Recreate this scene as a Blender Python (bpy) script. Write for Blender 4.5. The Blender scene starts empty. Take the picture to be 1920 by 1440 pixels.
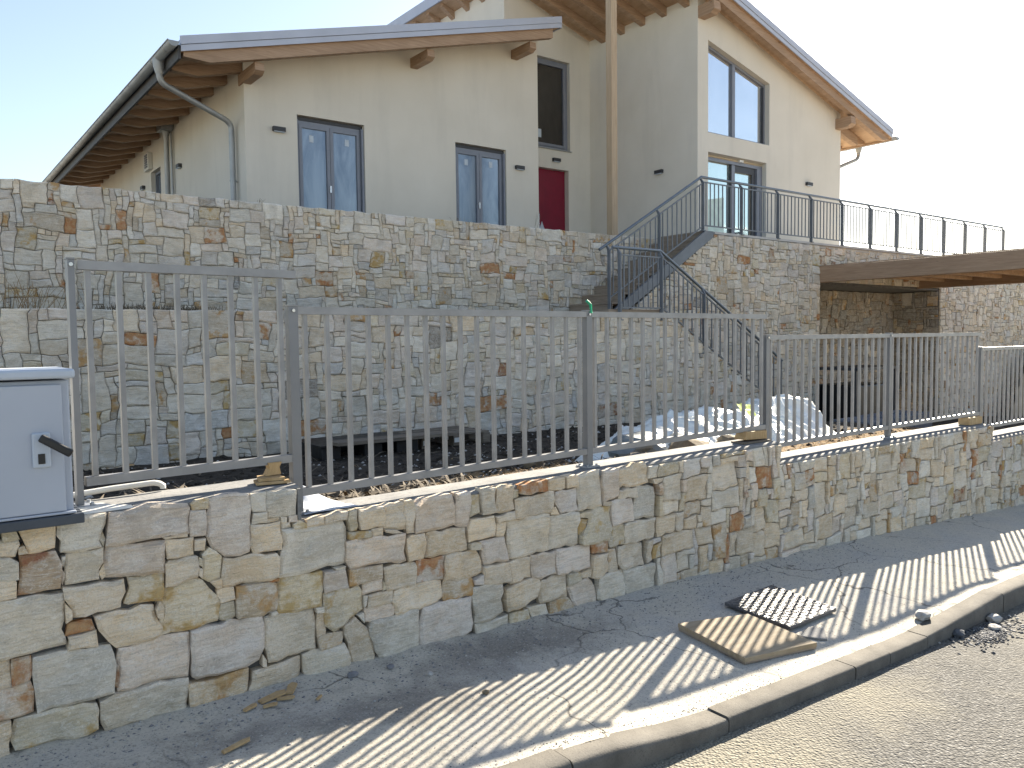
import bpy, math, random
from mathutils import Vector, Matrix, noise
from mathutils.geometry import delaunay_2d_cdt

# ------------------------------------------------------------------ scene, camera, light
S = bpy.context.scene
COL = S.collection
cam_d = bpy.data.cameras.new("camera"); cam = bpy.data.objects.new("camera", cam_d); COL.objects.link(cam)
cam_d.sensor_width = 36.0; cam_d.lens = 28.4106; cam_d.clip_end = 3000.0; cam_d.clip_start = 0.05
_r, _u, _f = (Vector(v) for v in [[0.796771, -0.604152, -0.012501], [0.044323, 0.037799, 0.998302], [0.602653, 0.795972, -0.056895]])
cam.matrix_world = Matrix(((_r.x, _u.x, -_f.x, 0), (_r.y, _u.y, -_f.y, 0), (_r.z, _u.z, -_f.z, 0), (0, 0, 0, 1)))
S.camera = cam
SUN_AZ, SUN_EL = math.radians(65.0), math.radians(27.6)      # azimuth from +Y towards +X
W = bpy.data.worlds.new("World"); S.world = W; W.use_nodes = True
_n = W.node_tree.nodes; _bg = _n["Background"]; _sky = _n.new("ShaderNodeTexSky")
_sky.sky_type = 'NISHITA'; _sky.sun_disc = False
_sky.sun_elevation = SUN_EL; _sky.sun_rotation = SUN_AZ
_sky.air_density = 1.0; _sky.dust_density = 0.8; _sky.ozone_density = 1.6; _sky.altitude = 100
_hs = _n.new("ShaderNodeHueSaturation"); _hs.inputs["Saturation"].default_value = 0.82      # hazy, milky sky
W.node_tree.links.new(_sky.outputs[0], _hs.inputs["Color"]); W.node_tree.links.new(_hs.outputs[0], _bg.inputs[0]); _bg.inputs[1].default_value = 0.055
sun_d = bpy.data.lights.new("sun", 'SUN'); sun = bpy.data.objects.new("sun", sun_d); COL.objects.link(sun)
sun_d.energy = 4.4; sun_d.angle = math.radians(0.55); sun_d.color = (1.0, 0.90, 0.74)
_sd = Vector((math.sin(SUN_AZ) * math.cos(SUN_EL), math.cos(SUN_AZ) * math.cos(SUN_EL), math.sin(SUN_EL)))
sun.rotation_euler = _sd.to_track_quat('Z', 'Y').to_euler(); sun.location = (20, 10, 30)
S.view_settings.view_transform = 'Standard'; S.view_settings.look = 'None'
S.view_settings.gamma = 1.0; S.view_settings.exposure = 2.08; S.view_settings.use_curve_mapping = False
S.render.engine = 'CYCLES'
S.cycles.max_bounces = 7; S.cycles.diffuse_bounces = 4; S.cycles.glossy_bounces = 3; S.cycles.transmission_bounces = 5
S.cycles.caustics_reflective = False; S.cycles.caustics_refractive = False

# ------------------------------------------------------------------ object helpers
WL = {}                                     # world location of every object

def reg(o, loc, parent):
    COL.objects.link(o); WL[o] = Vector(loc)
    if parent is not None:
        o.parent = parent; o.location = Vector(loc) - WL[parent]
    else:
        o.location = loc
    return o

def tag(o, label, cat, group=None):
    o["label"] = label; o["category"] = cat
    if group: o["group"] = group
    return o

def root(name, label, cat, loc, group=None):
    o = bpy.data.objects.new(name, None); o.empty_display_size = 0.2
    reg(o, loc, None); return tag(o, label, cat, group)

def struct(o, kind="structure"):
    o["kind"] = kind; return o

class MB:
    def __init__(s): s.v = []; s.f = []; s.sm = []
    def add(s, vs, fs, smooth=False):
        b = len(s.v); s.v += [tuple(v) for v in vs]
        for f in fs: s.f.append([b + i for i in f]); s.sm.append(smooth)
        return s
    def box(s, a, b):
        x0, y0, z0 = a; x1, y1, z1 = b
        return s.add([(x0,y0,z0),(x1,y0,z0),(x1,y1,z0),(x0,y1,z0),(x0,y0,z1),(x1,y0,z1),(x1,y1,z1),(x0,y1,z1)],
                     [(3,2,1,0),(4,5,6,7),(0,1,5,4),(1,2,6,5),(2,3,7,6),(3,0,4,7)])
    def prism(s, poly, axis, a, b):
        # poly: 2-D outline; axis 'y': poly is (x,z); 'x': (y,z); 'z': (x,y)
        m = {'y': lambda p, t: (p[0], t, p[1]), 'x': lambda p, t: (t, p[0], p[1]), 'z': lambda p, t: (p[0], p[1], t)}[axis]
        n = len(poly)
        vs = [m(p, a) for p in poly] + [m(p, b) for p in poly]
        fs = [tuple(range(n))[::-1], tuple(range(n, 2 * n))] + [(i, (i + 1) % n, n + (i + 1) % n, n + i) for i in range(n)]
        return s.add(vs, fs)
    def bar(s, p0, p1, w, h, up=(0, 0, 1)):
        p0 = Vector(p0); p1 = Vector(p1); d = (p1 - p0).normalized(); up = Vector(up)
        r = d.cross(up)
        if r.length < 1e-4: r = Vector((1, 0, 0))
        r.normalize(); u = r.cross(d)
        vs = []
        for p in (p0, p1):
            for a, b in ((-1,-1),(1,-1),(1,1),(-1,1)): vs.append(p + r * (a * w / 2) + u * (b * h / 2))
        return s.add(vs, [(0,1,2,3),(7,6,5,4),(0,4,5,1),(1,5,6,2),(2,6,7,3),(3,7,4,0)])
    def tube(s, pts, r, n=10, caps=True, arc=(0, 2 * math.pi), up=(0, 0, 1)):
        pts = [Vector(p) for p in pts]; rings = []; full = abs(arc[1] - arc[0] - 2 * math.pi) < 1e-5
        rs = r if isinstance(r, (list, tuple)) else [r] * len(pts)
        N = n if full else n + 1
        vs = []
        for i, p in enumerate(pts):
            d = ((pts[min(i + 1, len(pts) - 1)] - p).normalized() + (p - pts[max(i - 1, 0)]).normalized())
            d.normalize()
            a = Vector(up) - d * d.dot(Vector(up))
            if a.length < 1e-3: a = Vector((1, 0, 0)) - d * d.x
            a.normalize(); b = d.cross(a)
            k = 1.0
            if 0 < i < len(pts) - 1:
                c = (pts[i + 1] - p).normalized().dot((p - pts[i - 1]).normalized()); k = 1.0 / max(0.6, math.sqrt(max(0.05, (1 + c) / 2)))
            for j in range(N):
                t = arc[0] + (arc[1] - arc[0]) * j / n
                vs.append(p + (a * math.cos(t) + b * math.sin(t)) * rs[i] * k)
        fs = []
        for i in range(len(pts) - 1):
            for j in range(N if full else N - 1):
                j2 = (j + 1) % N
                fs.append((i * N + j, i * N + j2, (i + 1) * N + j2, (i + 1) * N + j))
        s.add(vs, fs, True)
        if caps and full:
            s.add(vs[:N], [tuple(range(N))[::-1]]); s.add(vs[-N:], [tuple(range(N))])
        return s
    def grid(s, nx, ny, fn, smooth=True):
        vs = [fn(i / nx, j / ny) for j in range(ny + 1) for i in range(nx + 1)]
        fs = [(j * (nx + 1) + i, j * (nx + 1) + i + 1, (j + 1) * (nx + 1) + i + 1, (j + 1) * (nx + 1) + i) for j in range(ny) for i in range(nx)]
        return s.add(vs, fs, smooth)
    def mesh(s, name, mat, origin=(0, 0, 0)):
        o = Vector(origin); me = bpy.data.meshes.new(name)
        me.from_pydata([Vector(v) - o for v in s.v], [], s.f)
        me.polygons.foreach_set("use_smooth", s.sm)
        if mat: me.materials.append(mat)
        return me
    def obj(s, name, mat, parent=None, loc=None, bevel=0.0):
        if loc is None:
            n = len(s.v); loc = Vector((sum(v[0] for v in s.v) / n, sum(v[1] for v in s.v) / n, sum(v[2] for v in s.v) / n))
        o = bpy.data.objects.new(name, s.mesh(name, mat, loc))
        reg(o, loc, parent)
        if bevel:
            m = o.modifiers.new("bevel", 'BEVEL'); m.width = bevel; m.segments = 2; m.limit_method = 'ANGLE'
        return o

def inst(name, me, loc, parent, rot=None):
    o = bpy.data.objects.new(name, me); reg(o, loc, parent)
    if rot: o.rotation_euler = rot
    return o

def BX(name, mat, parent, a, b, bevel=0.0):
    return MB().box(a, b).obj(name, mat, parent, bevel=bevel)

# ------------------------------------------------------------------ materials
class NB:
    def __init__(s, name):
        s.m = bpy.data.materials.new(name); s.m.use_nodes = True
        s.t = s.m.node_tree; s.n = s.t.nodes; s.b = s.n["Principled BSDF"]
        s.pos = s.n.new("ShaderNodeNewGeometry").outputs["Position"]
    def L(s, a, b): s.t.links.new(a, b)
    def put(s, sock, v):
        if v is None: return
        if hasattr(v, "is_output"): s.L(v, sock)
        elif isinstance(v, (tuple, list)) and len(v) == 3 and sock.type == 'RGBA': sock.default_value = (*v, 1)
        else: sock.default_value = v
    def map(s, vec, scale=(1, 1, 1), rot=(0, 0, 0)):
        x = s.n.new("ShaderNodeMapping"); s.L(vec, x.inputs[0]); x.inputs["Scale"].default_value = scale; x.inputs["Rotation"].default_value = rot
        return x.outputs[0]
    def noise(s, scale, detail=4, rough=0.55, vec=None, dist=0.0, w=None):
        x = s.n.new("ShaderNodeTexNoise"); x.inputs["Scale"].default_value = scale; x.inputs["Detail"].default_value = detail
        x.inputs["Roughness"].default_value = rough; x.inputs["Distortion"].default_value = dist
        if w is not None: x.noise_dimensions = '4D'; s.put(x.inputs["W"], w)
        s.L(vec or s.pos, x.inputs["Vector"]); return x.outputs["Fac"]
    def voro(s, scale, vec=None, feat='F1'):
        x = s.n.new("ShaderNodeTexVoronoi"); x.feature = feat; x.inputs["Scale"].default_value = scale; s.L(vec or s.pos, x.inputs["Vector"])
        return x
    def ramp(s, fac, stops, interp='LINEAR'):
        x = s.n.new("ShaderNodeValToRGB"); x.color_ramp.interpolation = interp; e = x.color_ramp.elements
        while len(e) > 1: e.remove(e[-1])
        for i, (p, c) in enumerate(stops):
            k = e[0] if i == 0 else e.new(p)
            k.position = p; k.color = (c, c, c, 1) if isinstance(c, (int, float)) else (*c, 1)
        s.L(fac, x.inputs[0]); return x.outputs[0]
    def mix(s, fac, a, b, blend='MIX'):
        x = s.n.new("ShaderNodeMix"); x.data_type = 'RGBA'; x.blend_type = blend
        s.put(x.inputs[0], fac); s.put(x.inputs[6], a); s.put(x.inputs[7], b); return x.outputs[2]
    def math(s, op, a, b=0.0, clamp=False):
        x = s.n.new("ShaderNodeMath"); x.operation = op; x.use_clamp = clamp; s.put(x.inputs[0], a); s.put(x.inputs[1], b); return x.outputs[0]
    def attr(s, name):
        x = s.n.new("ShaderNodeAttribute"); x.attribute_name = name; return x
    def bump(s, h, strength=0.3, dist=0.01):
        x = s.n.new("ShaderNodeBump"); x.inputs["Strength"].default_value = strength; x.inputs["Distance"].default_value = dist
        s.L(h, x.inputs["Height"])
        if s.b.inputs["Normal"].is_linked: s.L(s.b.inputs["Normal"].links[0].from_socket, x.inputs["Normal"])
        s.L(x.outputs[0], s.b.inputs["Normal"]); return s
    def set(s, color=None, rough=None, metal=None, spec=None, **k):
        s.put(s.b.inputs["Base Color"], color); s.put(s.b.inputs["Roughness"], rough); s.put(s.b.inputs["Metallic"], metal)
        s.put(s.b.inputs["Specular IOR Level"], spec)
        for a, v in k.items(): s.put(s.b.inputs[a.replace("_", " ")], v)
        return s

def simple(name, col, rough=0.6, metal=0.0, var=0.12, scale=6.0, bump=0.0, bscale=60.0, spec=0.5):
    b = NB(name); n = b.noise(scale, 5)
    d = tuple(c * (1 - var) for c in col); l = tuple(min(1, c * (1 + var)) for c in col)
    b.set(b.ramp(n, [(0.3, d), (0.7, l)]), b.ramp(b.noise(scale * 3, 3), [(0.3, max(0, rough - 0.06)), (0.7, min(1, rough + 0.06))]), metal, spec)
    if bump: b.bump(b.noise(bscale, 4), bump, 0.004)
    return b.m

def stone_material():
    b = NB("limestone"); t = b.attr("tint"); st = b.attr("stain"); T = t.outputs["Color"]
    seed = b.math('MULTIPLY', t.outputs["Alpha"], 37.0)
    dark = b.mix(0.45, T, (0.20, 0.185, 0.165)); pale = b.mix(0.55, T, (0.80, 0.76, 0.69))
    bed = b.noise(1.0, 6, 0.66, b.map(b.pos, (6, 6, 75), (0.05, 0.06, 0)), 0.9, w=seed)
    mot = b.noise(9, 6, 0.66, w=seed); fine = b.noise(150, 3, 0.65, w=seed); big = b.noise(4.0, 4, 0.6, w=b.math('ADD', seed, 2.0))
    c = b.mix(b.ramp(bed, [(0.42, 0.6), (0.50, 0.0)]), T, dark)
    c = b.mix(b.ramp(bed, [(0.53, 0.0), (0.62, 0.6)]), c, pale)
    c = b.mix(b.ramp(mot, [(0.46, 0.0), (0.60, 0.55)]), c, pale)
    c = b.mix(b.ramp(big, [(0.38, 0.6), (0.50, 0.0)]), c, dark)
    warm = b.noise(3.2, 4, 0.6, w=b.math('ADD', seed, 9.0))
    c = b.mix(b.ramp(warm, [(0.50, 0.0), (0.66, 0.5)]), c, b.mix(0.5, T, (0.56, 0.40, 0.22)))
    vein = b.noise(1.0, 6, 0.65, b.map(b.pos, (9, 9, 22), (0, 0.5, 0)), 1.6, w=seed)
    c = b.mix(b.ramp(vein, [(0.478, 0.0), (0.5, 0.55), (0.522, 0.0)]), c, (0.82, 0.79, 0.72))
    rn = b.noise(8, 6, 0.62, w=b.math('ADD', seed, 5.0))
    rm = b.math('MULTIPLY', b.math('SUBTRACT', rn, b.math('SUBTRACT', 1.0, st.outputs["Alpha"])), 11.0, True)
    rc = b.mix(b.ramp(b.noise(26, 5, 0.65, w=seed), [(0.38, 0.0), (0.62, 1.0)]), st.outputs["Color"], b.mix(0.55, st.outputs["Color"], (0.56, 0.42, 0.22)))
    c = b.mix(b.math('MULTIPLY', rm, 0.9), c, rc)
    c = b.mix(b.ramp(fine, [(0.34, 0.30), (0.47, 0.0)]), c, (0.22, 0.20, 0.17))
    c = b.mix(b.ramp(b.noise(380, 2), [(0.28, 0.35), (0.42, 0.0)]), c, (0.2, 0.18, 0.16))
    b.set(c, 0.9, 0, 0.2)
    h = b.math('ADD', b.math('MULTIPLY', b.noise(1.0, 6, 0.62, b.map(b.pos, (14, 14, 60), (0, 0.25, 0)), 1.2, w=seed), 0.8), b.math('MULTIPLY', fine, 0.3))
    b.bump(h, 0.8, 0.016)
    b.bump(b.voro(8.5, b.map(b.pos, (1, 1, 1.8)), 'F1').outputs["Distance"], 0.35, 0.03)
    return b.m

def wood_material(name, a, c, scale=(2.2, 2.2, 40), rough=0.65, knots=True):
    b = NB(name)
    g = b.noise(1.0, 5, 0.6, b.map(b.pos, scale), 1.0); g2 = b.noise(0.8, 3)
    col = b.ramp(g, [(0.3, a), (0.7, c)])
    col = b.mix(b.ramp(g2, [(0.4, 0.0), (0.7, 0.35)]), col, tuple(x * 0.7 for x in a))
    if knots:
        v = b.voro(1.6, b.map(b.pos, (1, 1, 1.9)))
        col = b.mix(b.ramp(v.outputs["Distance"], [(0.02, 0.8), (0.075, 0.0)]), col, tuple(x * 0.3 for x in a))
    b.set(col, rough, 0, 0.3); b.bump(g, 0.15, 0.004); return b.m

MT = {}
MT['stone'] = stone_material()
MT['mortar'] = simple("mortar", (0.12, 0.116, 0.11), 0.95, 0, 0.3, 9, 0.6, 90)
b = NB("coping_cement"); c = b.ramp(b.noise(5, 6), [(0.3, (0.17, 0.17, 0.17)), (0.7, (0.27, 0.265, 0.255))])
c = b.mix(b.ramp(b.noise(40, 4), [(0.35, 0.35), (0.5, 0)]), c, (0.1, 0.1, 0.1)); b.set(c, 0.9).bump(b.noise(70, 5), 0.4, 0.006); MT['coping'] = b.m
b = NB("plaster_render"); c = b.ramp(b.noise(0.7, 5), [(0.3, (0.66, 0.615, 0.53)), (0.7, (0.73, 0.685, 0.60))])
c = b.mix(b.ramp(b.noise(1.0, 5, 0.65, b.map(b.pos, (2.2, 2.2, 0.35))), [(0.52, 0.0), (0.72, 0.16)]), c, (0.42, 0.40, 0.36))
b.set(c, 0.92, 0, 0.2).bump(b.noise(260, 3), 0.35, 0.004); b.bump(b.noise(3, 3), 0.12, 0.02); MT['plaster'] = b.m
MT['larch'] = wood_material("glued_larch", (0.31, 0.20, 0.125), (0.47, 0.325, 0.22))
MT['board'] = wood_material("soffit_boarding", (0.40, 0.26, 0.155), (0.58, 0.40, 0.26), (6, 2, 6))
b = NB("post_spruce"); g = b.noise(1, 5, .6, b.map(b.pos, (30, 30, 1.5)), 1.0); c = b.ramp(g, [(0.3, (0.38, 0.27, 0.17)), (0.7, (0.52, 0.40, 0.27))])
v = b.voro(3.2, b.map(b.pos, (1, 1, .7))); c = b.mix(b.ramp(v.outputs["Distance"], [(0.05, 0.85), (0.13, 0)]), c, (0.12, 0.07, 0.035)); b.set(c, 0.7).bump(g, 0.1, 0.003); MT['spruce'] = b.m
MT['roofmetal'] = simple("roof_sheet_metal", (0.46, 0.485, 0.56), 0.5, 0.15, 0.06, 2)
MT['zinc'] = simple("gutter_zinc", (0.33, 0.34, 0.34), 0.45, 0.3, 0.15, 3)
MT['darkfascia'] = simple("gutter_fascia", (0.06, 0.058, 0.055), 0.6)
MT['frame'] = simple("window_frame_grey", (0.21, 0.225, 0.265), 0.45, 0.1, 0.06)
MT['framedark'] = simple("window_gasket", (0.045, 0.047, 0.055), 0.5)
MT['lamp'] = simple("wall_lamp_metal", (0.035, 0.036, 0.04), 0.5)
MT['red'] = simple("door_red_lacquer", (0.21, 0.004, 0.026), 0.4, 0, 0.08)
MT['white'] = simple("white_plastic", (0.68, 0.67, 0.63), 0.5, 0, 0.06)
MT['steel'] = simple("stainless_steel", (0.55, 0.55, 0.56), 0.25, 0.9, 0.08)
MT['fence'] = simple("fence_grey_paint", (0.275, 0.275, 0.278), 0.42, 0.25, 0.16, 9)
MT['fencepost'] = simple("fence_post_paint", (0.20, 0.205, 0.215), 0.42, 0.25, 0.08, 4)
MT['galv'] = simple("galvanised_plate", (0.38, 0.40, 0.43), 0.4, 0.6, 0.2, 20)
MT['rail'] = simple("railing_slate_paint", (0.15, 0.165, 0.185), 0.45, 0.2, 0.12, 5)
MT['railtop'] = simple("handrail_steel", (0.16, 0.19, 0.22), 0.35, 0.5, 0.1, 5)
MT['stepwood'] = wood_material("step_wood_tile", (0.21, 0.165, 0.125), (0.36, 0.295, 0.23), (3, 3, 50), 0.6, False)
MT['blocky'] = wood_material("raw_softwood", (0.42, 0.26, 0.11), (0.62, 0.45, 0.25), (50, 8, 8), 0.75, False)
MT['chip'] = wood_material("wood_chip", (0.38, 0.25, 0.12), (0.52, 0.38, 0.21), (30, 10, 10), 0.8, False)
MT['pallet'] = wood_material("pallet_wood", (0.13, 0.105, 0.08), (0.26, 0.22, 0.17), (5, 40, 40), 0.85, False)
MT['black'] = simple("black_plastic", (0.012, 0.012, 0.013), 0.45)
MT['cab'] = simple("cabinet_grp", (0.41, 0.445, 0.51), 0.5, 0, 0.05, 3)
MT['cablid'] = simple("cabinet_lid", (0.46, 0.51, 0.58), 0.45, 0, 0.05, 3)
MT['cabbase'] = simple("cabinet_plinth", (0.055, 0.065, 0.08), 0.6)
def glass(name, dark, light, rough, metal, sc=(1.2, 1.2, 0.35)):
    b = NB(name); n = b.noise(2.0, 5, 0.65, b.map(b.pos, sc), 0.8)
    b.set(b.ramp(n, [(0.35, dark), (0.7, light)]), rough, metal, 0.8)
    return b.m
MT['glassblue'] = glass("filmed_glass", (0.15, 0.19, 0.245), (0.36, 0.41, 0.46), 0.16, 0.5)
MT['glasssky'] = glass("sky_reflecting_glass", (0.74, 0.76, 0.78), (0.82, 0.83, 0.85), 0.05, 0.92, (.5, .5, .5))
MT['glassdark'] = glass("dark_glass", (0.05, 0.045, 0.04), (0.085, 0.078, 0.07), 0.02, 0.5)
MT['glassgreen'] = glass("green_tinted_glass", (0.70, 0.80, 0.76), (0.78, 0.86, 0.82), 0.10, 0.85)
MT['panelight'] = simple("painted_pane_light", (0.66, 0.78, 0.68), 0.4)  # pale green painted as the light seen through the sliding door
MT['sticker'] = simple("glazing_sticker", (0.50, 0.56, 0.62), 0.6)
MT['green'] = simple("green_clip_plastic", (0.02, 0.32, 0.16), 0.4)
MT['twig'] = simple("dry_twig", (0.16, 0.12, 0.075), 0.9)
MT['straw'] = simple("dry_straw", (0.25, 0.165, 0.08), 0.9, 0, 0.35, 25)
MT['strawdark'] = simple("dead_grass", (0.12, 0.095, 0.065), 0.9, 0, 0.35, 25)
MT['pebble'] = simple("pale_pebble", (0.42, 0.40, 0.37), 0.85, 0, 0.25, 30)
MT['gravel'] = simple("dark_gravel", (0.085, 0.088, 0.095), 0.85, 0, 0.35, 30, 0.4)
MT['rockbrown'] = simple("brown_field_rock", (0.20, 0.155, 0.10), 0.9, 0, 0.3, 12, 0.5)
MT['slab'] = simple("grey_block", (0.145, 0.155, 0.18), 0.8, 0, 0.15, 8)
b = NB("white_tarpaulin"); b.set(b.ramp(b.noise(3, 3), [(0.3, (0.74, 0.77, 0.74)), (0.7, (0.84, 0.85, 0.80))]), 0.28, 0, 0.6); b.bump(b.noise(9, 4), 0.25, 0.03); b.b.inputs['Subsurface Weight'].default_value = 0.0; MT['tarp'] = b.m
MT['lime'] = simple("lime_yellow_sheet", (0.55, 0.66, 0.05), 0.5)
MT['paper'] = simple("white_fleece", (0.60, 0.63, 0.68), 0.8, 0, 0.05)
MT['greybag'] = simple("grey_sack", (0.16, 0.185, 0.19), 0.6, 0, 0.2, 5)
MT['terrace'] = simple("terrace_concrete", (0.48, 0.47, 0.45), 0.85, 0, 0.1, 3)
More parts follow.
